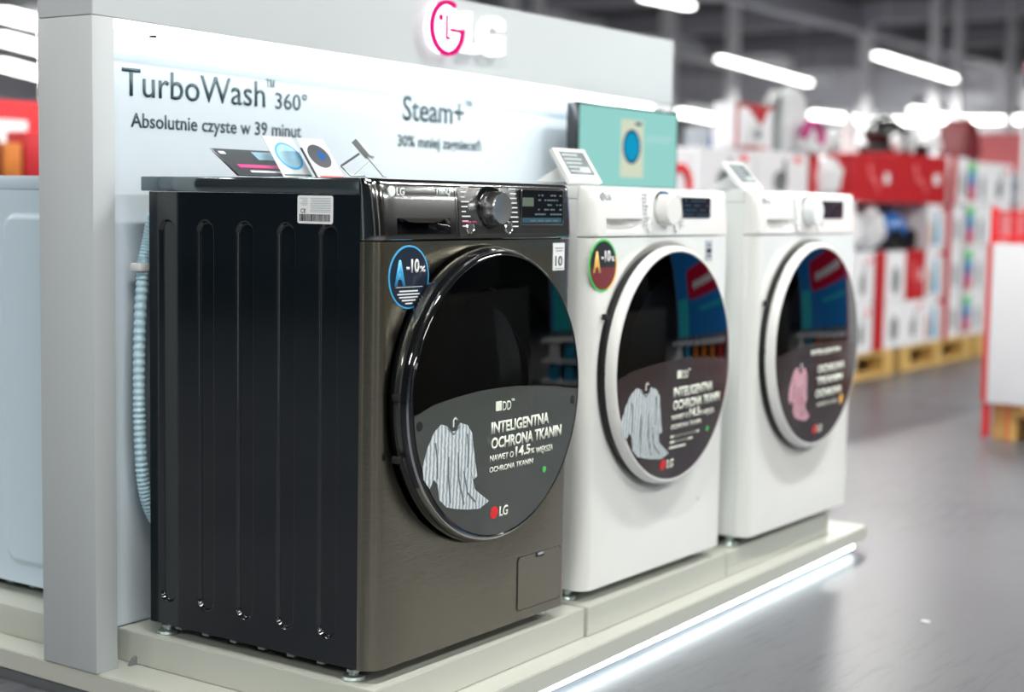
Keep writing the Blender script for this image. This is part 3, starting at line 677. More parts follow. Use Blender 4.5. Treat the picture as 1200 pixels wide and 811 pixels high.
    for L_ in (((-.196, -.062), (-.190, -.090), (-.187, -.125)), ((-.112, -.055), (-.107, -.085), (-.108, -.115)), ((-.165, -.040), (-.149, -.053), (-.134, -.040)), ((-.160, -.09), (-.158, -.13), (-.150, -.172)), ((-.135, -.085), (-.130, -.135), (-.112, -.180)), ((-.118, -.120), (-.105, -.160), (-.080, -.180))):
        pts_ = [fx(*p) for p in L_]
        for (xa, za), (xb, zb_) in zip(pts_, pts_[1:]):
            d_ = Vector((xb - xa, zb_ - za)).normalized() * .0016; q_ = [(xa - d_.y, za + d_.x), (xa + d_.y, za - d_.x), (xb + d_.y, zb_ - d_.x), (xb - d_.y, zb_ + d_.x)]
            b.faces.new([b.verts.new((dcx + x, wp(dcx + x, dcz + z) - .0007, dcz + z)) for x, z in q_])
    o_ = lab(obj('sweater_folds', b, 'fold_grey' if km == 'knit' else 'fold_pink', dr, smooth=False), 'dark fold lines of the printed pullover'); o_['kind'] = 'stuff'
    b = BM(); tube(b, [(dcx + x, wp(dcx + x, dcz + z) - .0006, dcz + z) for x, z in [fx(*p) for p in ((-.150, -.040), (-.150, -.028), (-.145, -.024), (-.141, -.028))]], .0012, 6); obj('hanger_hook', b, 'silver_print', dr)
    b = BM(); prism(b, circ(dcx - .022 + lx, dcz - .208, .0115, 24), 'y', -.0003, .0003)
    for v in b.verts: v.co.y += wp(v.co.x, v.co.z)
    obj('emblem', b, 'print_red', dr); T_('LG', -.006 + lx, .020 + lx, -.217, .018, thin=.02)
    if dark:
        for hx, hz in ((-.236, -.030), (.230, -.028)):
            b = BM(); prism(b, circ(dcx + hx, dcz + hz, .008, 20), 'y', -.0003, .0003)
            for v in b.verts: v.co.y += wp(v.co.x, v.co.z)
            lab(obj('suction_hole', b, 'print_black', dr), 'round hole in the film')
    return T
MT['bowl'] = glass('bowl', (0.9, 0.93, 0.93, 1), 1.6, 0.03)
w1 = washer('washing_machine', 'graphite steel washing machine nearest the camera, dark side panel with pressed channels', (0, 0, 0), 'dark')
# drain hose behind the graphite machine (corrugated)
HP = [(.038, .5665, .78), (.040, .582, .74), (.030, .584, .70), (.024, .584, .66), (.017, .584, .56), (.015, .584, .46), (.016, .584, .38), (.021, .584, .30), (.032, .584, .245), (.055, .584, .20), (.09, .584, .17)]
pts = []; rad = []
for i in range(len(HP) - 1):
    p0, p1, p2, p3 = [Vector(HP[min(max(i + d, 0), len(HP) - 1)]) for d in (-1, 0, 1, 2)]
    for s in range(28):
        t = s / 28; pts.append(.5 * ((2 * p1) + (p2 - p0) * t + (2 * p0 - 5 * p1 + 4 * p2 - p3) * t * t + (3 * p1 - p0 - 3 * p2 + p3) * t ** 3)); rad.append((.0125, .0105, .0105, .0125)[len(rad) % 4])
b = BM(); tube(b, pts, rad, 14); hs = lab(obj('drain_hose', b, 'hose', w1), 'pale blue corrugated drain hose behind the cabinet')
b = BM(); box(b, .006, .042, .570, .598, .675, .690, .002); lab(obj('hose_clip', b, 'white_plastic', hs), 'white clip around the hose')
w2 = washer('washing_machine', 'white washing machine in the middle of the row with green rimmed sticker', (0.686, 0.018, 0), 'white')
w3 = washer('washing_machine', 'white washing machine at the far end of the row, pink pullover on its door', (1.376, -0.002, 0), 'third')
for o in [k for k in bpy.data.objects if k.parent == w3 and k.name.startswith('sticker')]:
    if abs(sum(v.co.x for v in o.data.vertices) / len(o.data.vertices) - .045) < .01 or True:
        for c in [k for k in bpy.data.objects if k.parent == o]: bpy.data.objects.remove(c)
        bpy.data.objects.remove(o)
w4 = washer('washing_machine', 'pale white machine behind the stand column, only its side panel showing', (0.030, 0.740, 0), 'rear')

# ------------------------------------------------------------------ leaflets and price tags on the lids
def lean_card(name, label, bl, br, tl, parts, thick=.0015, cat='leaflet', back=None):
    """a card leaning back: local u along the bottom edge, v up the slope"""
    bl, br, tl = Vector(bl), Vector(br), Vector(tl); U = (br - bl); V = (tl - bl); n = U.cross(V).normalized(); Lu, Lv = U.length, V.length
    T = thing(name, label, cat, bl)
    u, v = U.normalized(), V.normalized()
    def slab(nm, m, u0, u1, v0, v1, h0, h1, parent=T, pts=None, lb=None):
        b = BM(); P = pts or [(u0, v0), (u1, v0), (u1, v1), (u0, v1)]
        A = [b.verts.new(u * p[0] * Lu + v * p[1] * Lv + n * h0) for p in P]; B = [b.verts.new(u * p[0] * Lu + v * p[1] * Lv + n * h1) for p in P]; k = len(P)
        b.faces.new(A); b.faces.new(B[::-1])
        for i in range(k): b.faces.new((A[i], B[i], B[(i + 1) % k], A[(i + 1) % k]))
        o = obj(nm, b, m, parent, smooth=False)
        if lb: lab(o, lb)
        return o
    for p in parts: slab(*p[:8], **(p[8] if len(p) > 8 else {}))
    return T, u, v, n, Lu, Lv
zl = .8535
t = .0015
A_, u, v, n, Lu, Lv = lean_card('leaflet', 'black promotional card with a pink stripe leaning on the graphite machine lid', (.050, .360, zl), (.200, .360, zl), (.050, .430, .902),
    [('card', 'print_black', 0, 1, 0, 1, -t, 0), ('stripe', 'print_pink', .16, .98, .30, .42, 0, .0003, {'lb': 'pink stripe of lettering'}), ('picture', 'print_pale_blue', .63, .97, .62, .92, 0, .0003, {'lb': 'pale blue printed field'}),
     ('fine_print', 'silver_print', .28, .95, .13, .20, 0, .0003), ('emblem', 'silver_print', .06, .16, .80, .90, 0, .0003), ('rim', 'chrome', -.02, 0, 0, 1, -t, .0005, {'lb': 'bright clear edge'})])
def circ_uv(cu, cv, ru, rv, n=28): return [(cu + ru * math.cos(2 * PI * i / n), cv + rv * math.sin(2 * PI * i / n)) for i in range(n)]
lean_card('leaflet', 'white card with a pale blue drum picture leaning beside the black card', (.150, .345, zl), (.228, .345, zl), (.150, .401, .928),
    [('card', 'label_paper', 0, 1, 0, 1, -t, 0), ('picture', 'print_blue', 0, 1, 0, 1, 0, .0003, {'pts': circ_uv(.55, .52, .42, .34), 'lb': 'round washing drum picture, blue rim'}), ('picture', 'print_pale_blue', 0, 1, 0, 1, .0003, .0006, {'pts': circ_uv(.55, .52, .36, .29), 'lb': 'pale drum centre'}),
     ('fine_print', 'carton_grey', .35, .6, .93, .95, 0, .0003), ('fine_print', 'print_grey', 0.05, .98, .02, .07, 0, .0003)])
lean_card('leaflet', 'white card with a dark drum picture and red foot line leaning nearest the price tag', (.203, .310, zl), (.275, .310, zl), (.203, .364, .926),
    [('card', 'label_paper', 0, 1, 0, 1, -t, 0), ('edge', 'print_black', -.06, 0, 0, .75, -t, .001, {'lb': 'black left edge'}), ('picture', 'print_navy', 0, 1, 0, 1, 0, .0003, {'pts': circ_uv(.5, .55, .40, .30), 'lb': 'dark round drum picture'}),
     ('picture', 'vac_blue', 0, 1, 0, 1, .0003, .0006, {'pts': circ_uv(.58, .56, .14, .11), 'lb': 'blue drum centre'}), ('stripe', 'print_red', .1, 1, .0, .05, 0, .0003, {'lb': 'red foot line'})])
def price_tag(label, bl, br, tl, lz=.0):
    T, u, v, n, Lu, Lv = lean_card('price_tag', label, bl, br, tl, [('frame', 'white_plastic', 0, 1, 0, 1, -.010, 0), ('screen', 'eink', .13, .90, .22, .90, 0, .0006, {'lb': 'grey electronic price screen'})], cat='price tag')
    b = BM(); rs = random.Random(5)
    def q(u0, u1, v0, v1):
        A = [b.verts.new(u * a * Lu + v * c * Lv + n * .0009) for a, c in ((u0, v0), (u1, v0), (u1, v1), (u0, v1))]; b.faces.new(A)
    for i in range(5): q(.18, .35 + .4 * rs.random(), .30 + .12 * i, .34 + .12 * i)
    q(.5, .82, .28, .45)
    obj('price_print', b, 'eink_white', T, smooth=False)
    # foot behind
    b = BM(); c0 = u * Lu * .5
    vh = Vector((0, 0, 1)); back = Vector((v.x, v.y, 0)).normalized()
    prism_pts = [c0 - n * .010 + v * Lv * .7, c0 - n * .012 + back * .11 , c0 + back * .004 - n * .010]
    for s in (-.012, .012): pass
    A = [b.verts.new(p - u * .012) for p in prism_pts]; B = [b.verts.new(p + u * .012) for p in prism_pts]
    b.faces.new(A); b.faces.new(B[::-1])
    for i in range(3): b.faces.new((A[i], B[i], B[(i + 1) % 3], A[(i + 1) % 3]))
    mz = min(x.co.z for x in b.verts)
    for x in b.verts:
        if x.co.z < 0.002: x.co.z = max(x.co.z, 0.0)
    obj('foot', b, 'white_plastic', T, smooth=False)
    return T
price_tag('electronic price tag in a white frame on the middle white machine', (.702, .080, .8575), (.822, .080, .8575), (.702, .127, .926))
price_tag('electronic price tag in a white frame on the far white machine', (1.468, .080, .8575), (1.575, .080, .8575), (1.468, .140, .922))
# edge-on tag on a wire bracket, graphite machine
e = Vector((.815, .573, 0)).normalized(); lean = Vector((-.573, .815, 0)); p0 = Vector((.113, .080, .853))
T = thing('price_tag', 'electronic price tag seen edge on, held by a thin wire bracket on the graphite machine', 'price tag', p0)
up_ = (lean * .052 + Vector((0, 0, .060))); nn = up_.normalized().cross(e).normalized()
def slab3(nm, m, v0, v1, h0, h1, u0=0, u1=.11):
    b = BM(); A = []
    for h in (h0, h1):
        A.append([b.verts.new(e * a + up_ * c + nn * h) for a, c in ((u0, v0), (u1, v0), (u1, v1), (u0, v1))])
    b.faces.new(A[0]); b.faces.new(A[1][::-1])
    for i in range(4): b.faces.new((A[0][i], A[1][i], A[1][(i + 1) % 4], A[0][(i + 1) % 4]))
    return obj(nm, b, m, T, smooth=False)
slab3('frame', 'steel_wire', .55, 1.0, -.007, .003); slab3('support_plate', 'steel_wire', 0, .98, -.002, .0)
slab3('screen', 'eink', .58, .97, .003, .0036, .01, .10) if False else None
b = BM(); s0 = up_ * .66 - nn * .008 * 0; s1 = lean * .072 + Vector((0, 0, .018))
tube(b, [s0 + lean * .006, s1], .0022, 8); tube(b, [s1, lean * .055 + Vector((0, 0, .0015)), lean * .030 + Vector((0, 0, .0015))], .0016, 8); tube(b, [lean * .050 + Vector((0, 0, .0022)), up_ * .45], .0007, 6); obj('wire_bracket', b, 'steel_wire', T)
b = BM(); prism(b, [(.0, .0), (.006, .0), (.006, .012), (.0, .012)], 'x', -.004, .004)
b.free()

# ------------------------------------------------------------------ screen behind the machines
T = thing('television_screen', 'flat screen showing a teal picture of a washing machine behind the white machines', 'television', (1.425, .540, .852))
b = BM(); box(b, 0, .522, -.006, .028, 0, .222, .002); obj('casing', b, 'black_gloss', T)
b = BM(); box(b, .008, .514, -.0068, -.0058, .008, .215); sc = lab(obj('screen', b, 'screen_teal', T), 'teal lit screen')
yy = -.0070
b = BM(); box(b, .212, .330, yy - .0004, yy, .034, .188); lab(obj('screen_picture', b, 'screen_cream', sc), 'cream washing machine shape')
b = BM(); prism(b, circ(.268, .116, .046, 40), 'y', yy - .0008, yy - .0004); lab(obj('screen_picture', b, 'screen_navy', sc), 'dark rim of the pictured door')
b = BM(); prism(b, circ(.268, .116, .038, 40), 'y', yy - .0012, yy - .0008); lab(obj('screen_picture', b, 'screen_blue', sc), 'bright blue pictured door')
obj('screen_marks', dashes([(.345, .49, .144, .147), (.345, .47, .134, .137)], yy), 'screen_white', sc)
obj('screen_marks', dashes([(.285, .318, .174, .182)], yy - .0004), 'screen_navy', sc)
for xx in (.12, .38):
    b = BM(); box(b, xx, xx + .03, .028, .081, .03, .07); obj('bracket', b, 'black_matte', T)

# ------------------------------------------------------------------ ceiling lamps
def lamp(a, b_, w=.09, h=.05, watts=0, label='', light_only=False, tm='tube'):
    a, b_ = Vector(a), Vector(b_); c = (a + b_) / 2; d = b_ - a; L_ = d.length; rz = math.atan2(d.y, d.x)
    T = thing('ceiling_lamp', label, 'ceiling lamp', c, rz, 'linear ceiling lamps')
    b = BM(); box(b, -L_ / 2, L_ / 2, -w / 2 - .01, w / 2 + .01, .012, h + .02, .004); obj('housing', b, 'light_plastic', T)
    b = BM(); box(b, -L_ / 2 + .01, L_ / 2 - .01, -w / 2, w / 2, -h / 2, .0118, .012, 3); lab(obj('tube', b, tm, T), 'glowing white tube cover')
    for s in (-.4, .4):
        b = BM(); tube(b, [(s * L_, 0, h + .02), (s * L_, 0, CEIL_Z - a.z)], .006, 6); obj('hanger_rod', b, 'beam_light', T)
    if watts:
        ld = bpy.data.lights.new('lamp_light', 'AREA'); ld.shape = 'RECTANGLE'; ld.size = L_; ld.size_y = w; ld.energy = watts; ld.color = (1, .985, .94)
        lo = bpy.data.objects.new('lamp_light', ld); COL.objects.link(lo); lo.parent = T; lo.location = (0, 0, -h / 2 - .005)
    return T
VIS = [((17.15, 8.44), (21.51, 9.13), 'linear ceiling lamp hanging above the stacked cartons, left of the tall posts'),
       ((17.57, 6.38), (21.58, 6.78), 'linear ceiling lamp hanging right of the nearest tall white post'),
       ((11.18, 6.13), (12.05, 6.09), 'linear ceiling lamp cut by the top of the picture above the display header'),
       ((27.47, 14.79), (31.76, 15.69), 'distant ceiling lamp beside the display screen corner'),
       ((28.0, 14.0), (30.3, 14.6), 'distant ceiling lamp just below another near the display screen'),
       ((28.5, 13.0), (28.9, 13.0), 'short bright distant lamp between red poster and grey panel'),
       ((28.9, 12.4), (32.38, 12.3), 'distant ceiling lamp above the white bag'),
       ((31.74, 12.0), (32.04, 11.03), 'distant crossways ceiling lamp above the red cartons'),
       ((28.3, 9.98), (32.0, 10.6), 'distant ceiling lamp meeting the crossways one over the red cartons'),
       ((31.9, 10.7), (32.0, 7.9), 'distant crossways ceiling lamp ending at the white display post'),
       ((8.97, 12.92), (10.6, 13.70), 'topmost lamp in the gap left of the stand column'),
       ((10.66, 15.18), (12.7, 16.40), 'middle lamp in the gap left of the stand column'),
       ((13.16, 18.52), (15.9, 20.4), 'lowest lamp in the gap left of the stand column')]
for k, (p, q_, lb_) in enumerate(VIS):
    w_ = .11 if k < 3 else .17
    lamp((p[0], p[1], 2.8), (q_[0], q_[1], 2.8), w=w_, h=.06 if k < 3 else .17, watts=(600, 600, 200, 200, 0, 0, 150, 0, 120, 0, 250, 0, 600)[k], label=lb_)
for ix, x in enumerate((-4.5, -1.0, 2.5, 6.0, 9.5)):
    for iy, y in enumerate((-6.5, -3.2, -.9, 3.0, 6.5)):
        lamp((x - .75, y, 2.9), (x + .75, y, 2.9), w=.12, watts=LAMP_W * (1.0 if x < 2 else 1.35), label='linear ceiling lamp above the aisle, %s row, %s place' % (('first', 'second', 'third', 'fourth', 'fifth')[iy], ('first', 'second', 'third', 'fourth', 'fifth')[ix]))

for x, y, w_ in ((21.7, 10.6, .17), (23.3, 8.88, .18), (22.7, 7.50, .15), (22.9, 7.19, .13), (26.2, 7.40, .15), (14.8, 9.81, .12), (13.9, 9.6, .15), (22.0, 12.0, .22), (24.0, 9.2, .22), (11.26, 14.69, .12), (9.6, 12.9, .12)):
    post(x, y, w_)

# ------------------------------------------------------------------ pallets and goods in the background
def pallet(label, x, y, L_=1.2, D=.8, z=FLOOR_Z, rz=0):
    T = thing('pallet', label, 'pallet', (x, y, z), rz, 'wooden pallets')
    for yy_ in (0, D / 2 - .05, D - .1):
        b = BM(); box(b, 0, L_, yy_, yy_ + .1, 0, .022); obj('bottom_board', b, 'wood', T, smooth=False)
        for xx in (0, L_ / 2 - .07, L_ - .14):
            b = BM(); box(b, xx, xx + .14, yy_, yy_ + .1, .022, .100); obj('block', b, 'wood', T, smooth=False)
    for xx in (0, L_ / 2 - .07, L_ - .14):
        b = BM(); box(b, xx, xx + .14, 0, D, .100, .122); obj('stringer_board', b, 'wood', T, smooth=False)
    for k in range(5):
        yy_ = k * (D - .12) / 4; b = BM(); box(b, 0, L_, yy_, yy_ + .12, .122, .144); obj('deck_board', b, 'wood', T, smooth=False)
    return T
names = ['first', 'second', 'third', 'fourth']
for k, x in enumerate((4.05, 5.40, 6.72, 8.0)):
    pallet('wooden pallet under the carton stacks, %s from the left' % names[k], x, 1.70)
ZP = FLOOR_Z + .145
CN = [0]
def carton(x0, x1, z0, z1, style, label, y=1.70, d=.60, group='cartons stacked on the pallets'):
    CN[0] += 1
    T = thing('carton', label, 'carton', (x0, y, z0), 0, group)
    w_, h_ = x1 - x0, z1 - z0; body = {'white': 'carton_white', 'red': 'card_red', 'grey': 'carton_grey', 'stripe': 'carton_white', 'teal': 'carton_white', 'band': 'carton_white'}[style]
    b = BM(); box(b, .002, w_ - .002, 0, d, 0, h_ - .002, .004, 1); obj('box', b, body, T)
    def pn(nm, u0, u1, v0, v1, m, lb_=None, t_=.003, pts=None):
        b = BM()
        if pts: prism(b, pts, 'y', -t_, 0)
        else: box(b, u0 * w_, u1 * w_, -t_, 0, v0 * h_, v1 * h_)
        o = obj(nm, b, m, T, smooth=False)
        if lb_: lab(o, lb_)
    rs = random.Random(CN[0] * 17)
    E = lambda cu, cv, ru, rv: [(cu * w_ + ru * w_ * math.cos(2 * PI * i / 20), cv * h_ + rv * h_ * math.sin(2 * PI * i / 20)) for i in range(20)]
    if style == 'white':
        pn('product_picture', 0, 0, 0, 0, 'grey_plastic', 'dark printed product', pts=E(.45, .38, .13, .22)); pn('product_picture', .50, .56, .45, .82, 'grey_plastic', 'printed handle')
        pn('print_mark', 0, 0, 0, 0, 'far_pink', 'red round mark', pts=E(.78, .84, .09, .07))
    if style == 'band':
        pn('print_band', .0, .34, .0, 1, 'card_red', 'red band'); pn('product_picture', 0, 0, 0, 0, 'grey_plastic', 'dark printed product', pts=E(.68, .42, .12, .28))
    if style == 'teal':
        pn('product_picture', 0, 0, 0, 0, 'teal', 'teal printed product', pts=[(.32 * w_, .1 * h_), (.68 * w_, .1 * h_), (.58 * w_, .75 * h_), (.46 * w_, .85 * h_)]); pn('print_mark', .06, .18, .1, .6, 'orange', 'brown printed mark'); pn('print_mark', .72, .95, .86, .97, 'card_red', 'red corner mark')
    if style == 'stripe':
        for k_, m in enumerate(('card_red', 'magenta', 'vac_blue', 'teal', 'print_green')): pn('print_stripe', .0, .34, .1 + .17 * k_, .27 + .17 * k_, m, 'coloured stripe')
        pn('product_picture', 0, 0, 0, 0, 'grey_plastic', 'dark printed product', pts=E(.7, .4, .09, .30))
    if style == 'red':
        b = BM(); tube(b, [(w_ * (.30 + .10 * t_ + .03 * math.sin(t_ * 6)), -.004, h_ * (.70 - .16 * t_ + .10 * math.sin(t_ * 4.5))) for t_ in [i / 6 for i in range(16)]], .010, 6); lab(obj('print_swirl', b, 'far_pink', T), 'pale curling line')
        pn('print_mark', .72, .84, .4, .62, 'carton_white', 'small white field')
    return T
def rowlab(kind, row, colm): return '%s, %s row, %s stack' % (kind, row, colm)
rows = [(ZP, .285, 'bottom'), (.287, .575, 'second'), (.577, .845, 'third')]
colsX = [(4.10, 4.62, 'white', 'first'), (4.63, 5.15, 'white', 'second'), (5.16, 5.62, 'band', 'third'), (5.63, 5.98, 'white', 'fourth'), (5.99, 6.27, 'white', 'fifth'), (6.28, 6.74, 'band', 'sixth'), (6.75, 7.06, 'white', 'seventh'), (7.07, 7.36, 'teal', 'eighth'), (7.42, 7.72, 'band', 'ninth'), (7.74, 8.12, 'stripe', 'tenth'), (8.13, 8.6, 'white', 'eleventh'), (8.62, 9.1, 'band', 'twelfth')]
desc = {'white': 'white printed carton with a red round mark', 'band': 'white carton with a red left band', 'teal': 'white carton with a teal product picture', 'stripe': 'white carton with rainbow stripe', 'red': 'red carton with pale curling line', 'grey': 'grey carton'}
for ri, (z0, z1, rn) in enumerate(rows):
    for ci, (x0, x1, st_, cn) in enumerate(colsX):
        if rn == 'third' and cn in ('fifth', 'sixth', 'seventh'): continue
        s_ = st_
        if rn == 'second' and cn == 'seventh': s_ = 'red'
        carton(x0, x1, z0, z1, s_, rowlab(desc[s_], rn, cn), y=1.70 if ci != 8 else 1.72)
# a recessed layer behind the loose goods in the gap of the third row
for x0, x1, cn in ((5.99, 6.45, 'left'), (6.46, 7.06, 'right')):
    carton(x0, x1, .577, .845, 'grey', 'plain grey carton standing back behind the loose goods, %s one' % cn, y=1.98, d=.32)
top = [(4.22, 4.78, 'white', .847, 1.075, 'first'), (4.79, 5.37, 'white', .847, 1.085, 'second'), (5.40, 5.50, 'red', .847, 1.085, 'narrow third'), (5.95, 6.53, 'red', .847, 1.110, 'fourth'), (6.54, 7.36, 'red', .847, 1.130, 'fifth'), (7.42, 7.72, 'band', .847, 1.14, 'sixth'), (7.74, 8.12, 'stripe', .847, 1.12, 'seventh'), (8.13, 8.6, 'white', .847, 1.12, 'eighth')]
for x0, x1, st_, z0, z1, cn in top: carton(x0, x1, z0, z1, st_, '%s, topmost row, %s from left' % (desc[st_], cn))

def blob(name, label, cat, c, r, m, squash=(1, 1, 1), wob=.12, seed=1, group=None, flat=True):
    b = BM(); bmesh.ops.create_icosphere(b, subdivisions=3, radius=1); rs = random.Random(seed); ph = [rs.random() * 6 for _ in range(6)]
    for v in b.verts:
        p = v.co.copy(); k = 1 + wob * (math.sin(5 * p.x + ph[0]) * math.cos(4 * p.z + ph[1]) + .6 * math.sin(9 * p.y + 7 * p.z + ph[2]))
        v.co = Vector((p.x * squash[0], p.y * squash[1], p.z * squash[2])) * r * k
    z = min(v.co.z for v in b.verts)
    for v in b.verts: v.co.z -= z
    o = obj(name, b, m, None, loc=c); return o
# white plastic bags
tag(blob('plastic_bag', '', '', (6.11, 1.81, .577), .115, 'bag_white', (.9, .8, 1.0), .14, 2), 'crumpled white plastic bag below the red cartons, left one', 'bag')
tag(blob('plastic_bag', '', '', (6.38, 1.80, .577), .125, 'bag_white', (.75, .8, 1.0), .16, 5), 'crumpled white plastic bag below the red cartons beside the blue vacuum', 'bag')
tag(blob('plastic_bag', '', '', (5.74, 1.80, .847), .125, 'bag_white', (1.15, .9, .98), .12, 8), 'grey white wrapped bag left of the red cartons on top of the stack', 'bag')
# blue vacuum cleaner
def canister(label, c, body, s=1.0):
    T = thing('vacuum_cleaner', label, 'vacuum cleaner', c)
    b = BM(); bmesh.ops.create_icosphere(b, subdivisions=3, radius=1)
    for v in b.verts: v.co = Vector((v.co.x * .17 * s, v.co.y * .13 * s, .12 * s + v.co.z * .10 * s))
    obj('body', b, body, T)
    b = BM(); box(b, -.15 * s, .15 * s, -.12 * s, .12 * s, .0, .055 * s, .02); obj('base', b, 'black_matte', T)
    for sx in (-1, 1):
        b = BM(); lathe(b, [(0, -.02), (.055 * s, -.02), (.06 * s, 0), (.055 * s, .02), (0, .02)], (sx * .10 * s, -.12 * s, .06 * s), 'y', 24); obj('wheel', b, 'light_plastic' if body == 'black_gloss' else 'black_gloss', T)
    b = BM(); tube(b, [(-.10 * s, 0, .20 * s), (-.06 * s, 0, .245 * s), (.04 * s, 0, .25 * s), (.10 * s, 0, .20 * s)], .012, 8); obj('handle', b, 'grey_plastic', T)
    return T
canister('blue vacuum cleaner with black base among the white bags', (6.72, 1.84, .577), 'vac_blue', 1.05)
canister('black vacuum cleaner with silver wheels on top of the red cartons', (6.85, 1.90, 1.133), 'black_gloss', .95)
canister('small silver vacuum cleaner on top of the cartons right of the black one', (7.22, 1.90, 1.132), 'light_plastic', .62)
# draped dark red garment bag
b = BM(); P = [(-.14, 0), (.17, 0), (.16, .10), (.10, .22), (.03, .28), (-.06, .26), (-.12, .14)]; prism(b, P, 'y', -.10, .10); bmesh.ops.bevel(b, geom=b.edges[:], offset=.025, segments=3, affect='EDGES')
tag(obj('bag', b, 'deep_red', None, loc=(7.98, 1.86, 1.122)), 'dark red soft bag on top of the cartons at the right end', 'bag')
tag(blob('plastic_bag', '', '', (7.55, 1.9, 1.142), .085, 'bag_white', (1.2, .9, .8), .1, 12), 'small pale wrapped bag between black vacuum and dark red bag', 'bag')
# iron / kettle like goods on top of the white cartons
T = thing('tower_appliance', 'tall rounded pale appliance with dark grey rear on the white cartons', 'appliance', (5.36, 1.81, 1.087)); T.scale = (1, 1, .69)
b = BM(); pr = [(-.12, 0), (.10, 0), (.145, .12), (.15, .25), (.11, .40), (.04, .47), (-.04, .47), (-.10, .38), (-.135, .2)]; prism(b, pr, 'y', -.04, .03); bmesh.ops.bevel(b, geom=b.edges[:], offset=.015, segments=3, affect='EDGES'); obj('front_shell', b, 'light_plastic', T)
b = BM(); prism(b, [(-.30, 0), (-.10, 0), (-.09, .44), (-.18, .34)], 'y', .0, .06); lab(obj('rear_shell', b, 'grey_plastic', T), 'dark grey rear part')
T = thing('steam_iron', 'magenta and black iron on top of the white cartons', 'iron', (5.42, 1.71, 1.087))
b = BM(); prism(b, [(-.12, 0), (.11, 0), (.09, .03), (-.05, .07), (-.12, .02)], 'y', -.04, .04); bmesh.ops.bevel(b, geom=b.edges[:], offset=.008, segments=2, affect='EDGES'); obj('sole_plate', b, 'light_plastic', T)
b = BM(); tube(b, [(.09, 0, .03), (.12, 0, .10), (.06, 0, .15), (-.03, 0, .15), (-.10, 0, .08)], .022, 10); lab(obj('handle', b, 'magenta', T), 'magenta arched handle')
T = thing('product_box', 'red framed box with a white appliance picture on top of the white cartons', 'box', (4.64, 1.74, 1.0855)); T.scale = (1.1, 1, .70)
b = BM(); box(b, 0, .36, 0, .12, 0, .30, .004); obj('box', b, 'carton_white', T)
for a in ((0, .36, .275, .30), (0, .02, 0, .30), (.06, .30, 0, .018)):
    b = BM(); box(b, a[0], a[1], -.004, 0, a[2], a[3]); lab(obj('print_frame', b, 'card_red', T), 'red frame line')
b = BM(); prism(b, [(.12, .27), (.30, .27), (.24, .16), (.20, .20)], 'y', -.006, -.001); lab(obj('print_frame', b, 'card_red', T), 'red printed shape')
b = BM(); prism(b, circ(.20, .10, .075, 24), 'y', -.006, -.001); lab(obj('product_picture', b, 'light_plastic', T), 'white round appliance')
b = BM(); prism(b, circ(.20, .10, .03, 24), 'y', -.009, -.005); lab(obj('product_picture', b, 'grey_plastic', T), 'grey centre')
T = thing('product_box', 'box with blue picture standing behind the display screen', 'box', (5.10, 2.02, 1.0865)); T.scale = (.9, 1, .65)
b = BM(); box(b, -.24, -.10, 0, .12, 0, .17, .004); obj('box', b, 'carton_grey', T); b = BM(); box(b, -.21, -.13, -.003, 0, .01, .10); lab(obj('product_picture', b, 'vac_blue', T), 'blue printed field')
T = thing('product_box', 'magenta box with a red ring picture beside the display screen', 'box', (3.70, 1.61, .80))
b = BM(); box(b, 0, .10, 0, .4, 0, .25, .004); obj('box', b, 'magenta', T)
b = BM(); box(b, .10, .34, .01, .4, 0, .25, .004); lab(obj('box', b, 'carton_white', T), 'pale half'); b = BM(); prism(b, arc_band(.20, .09, .07, .10, -20, 200, 24), 'y', -.006, .012); lab(obj('print_ring', b, 'bright_red', T), 'red printed arc')
carton(3.50, 4.04, ZP, .40, 'white', 'white printed carton at the left end of the pallet row, below its twin', y=1.6, group=None)
carton(3.50, 4.04, .402, .798, 'white', 'white printed carton at the left end of the pallet row, above its twin', y=1.6, group=None)
T = thing('hand_blender', 'white rounded appliance standing on the red cartons', 'appliance', (6.32, 1.9, 1.112))
b = BM(); lathe(b, [(0, 0), (.06, 0), (.055, .03), (.03, .10), (.035, .17), (.02, .22), (0, .225)], (0, 0, 0), 'z', 20); obj('body', b, 'light_plastic', T)
b = BM(); tube(b, [(.03, 0, .05), (.08, 0, .10), (.07, 0, .17), (.03, 0, .18)], .008, 8); obj('handle', b, 'grey_plastic', T)
T = thing('reflector_lamp', 'small oval white appliance leaning above the wrapped bag', 'appliance', (5.86, 1.78, 1.112))
b = BM(); bmesh.ops.create_icosphere(b, subdivisions=3, radius=1)
for v in b.verts: v.co = Vector((v.co.x * .045 + v.co.z * -.02, v.co.y * .04, .06 + v.co.z * .06))
obj('shell', b, 'light_plastic', T); b = BM(); box(b, -.03, .03, -.03, .03, 0, .006); obj('base', b, 'grey_plastic', T)

# ------------------------------------------------------------------ far fixtures
T = thing('wall_shelving', 'long grey blue shelving against the far wall', 'shelving', (32.0, 2, FLOOR_Z))
b = BM(); box(b, 0, .5, 0, 18, 0, 2.2); obj('carcass', b, 'far_blue_grey', T)
for k in range(5):
    b = BM(); box(b, -.3, 0, 0, 18, .3 + .45 * k, .34 + .45 * k); obj('shelf', b, 'post_white', T)
for k in range(10):
    b = BM(); box(b, -.32, 0, k * 1.95, k * 1.95 + .12, 0, 2.25); obj('upright', b, 'post_white', T)
T = thing('hanging_banner', 'pale red banner hanging behind the goods near the display post', 'banner', (16, 3.82, 1.25)); T.scale = (.82, .82, .82)
b = BM(); box(b, 0, .04, 0, .85, 0, .55); obj('sheet', b, 'far_pink', T); b = BM(); tube(b, [(.02, .42, .55), (.02, .42, 2.5)], .01, 6); obj('rod', b, 'beam_light', T)
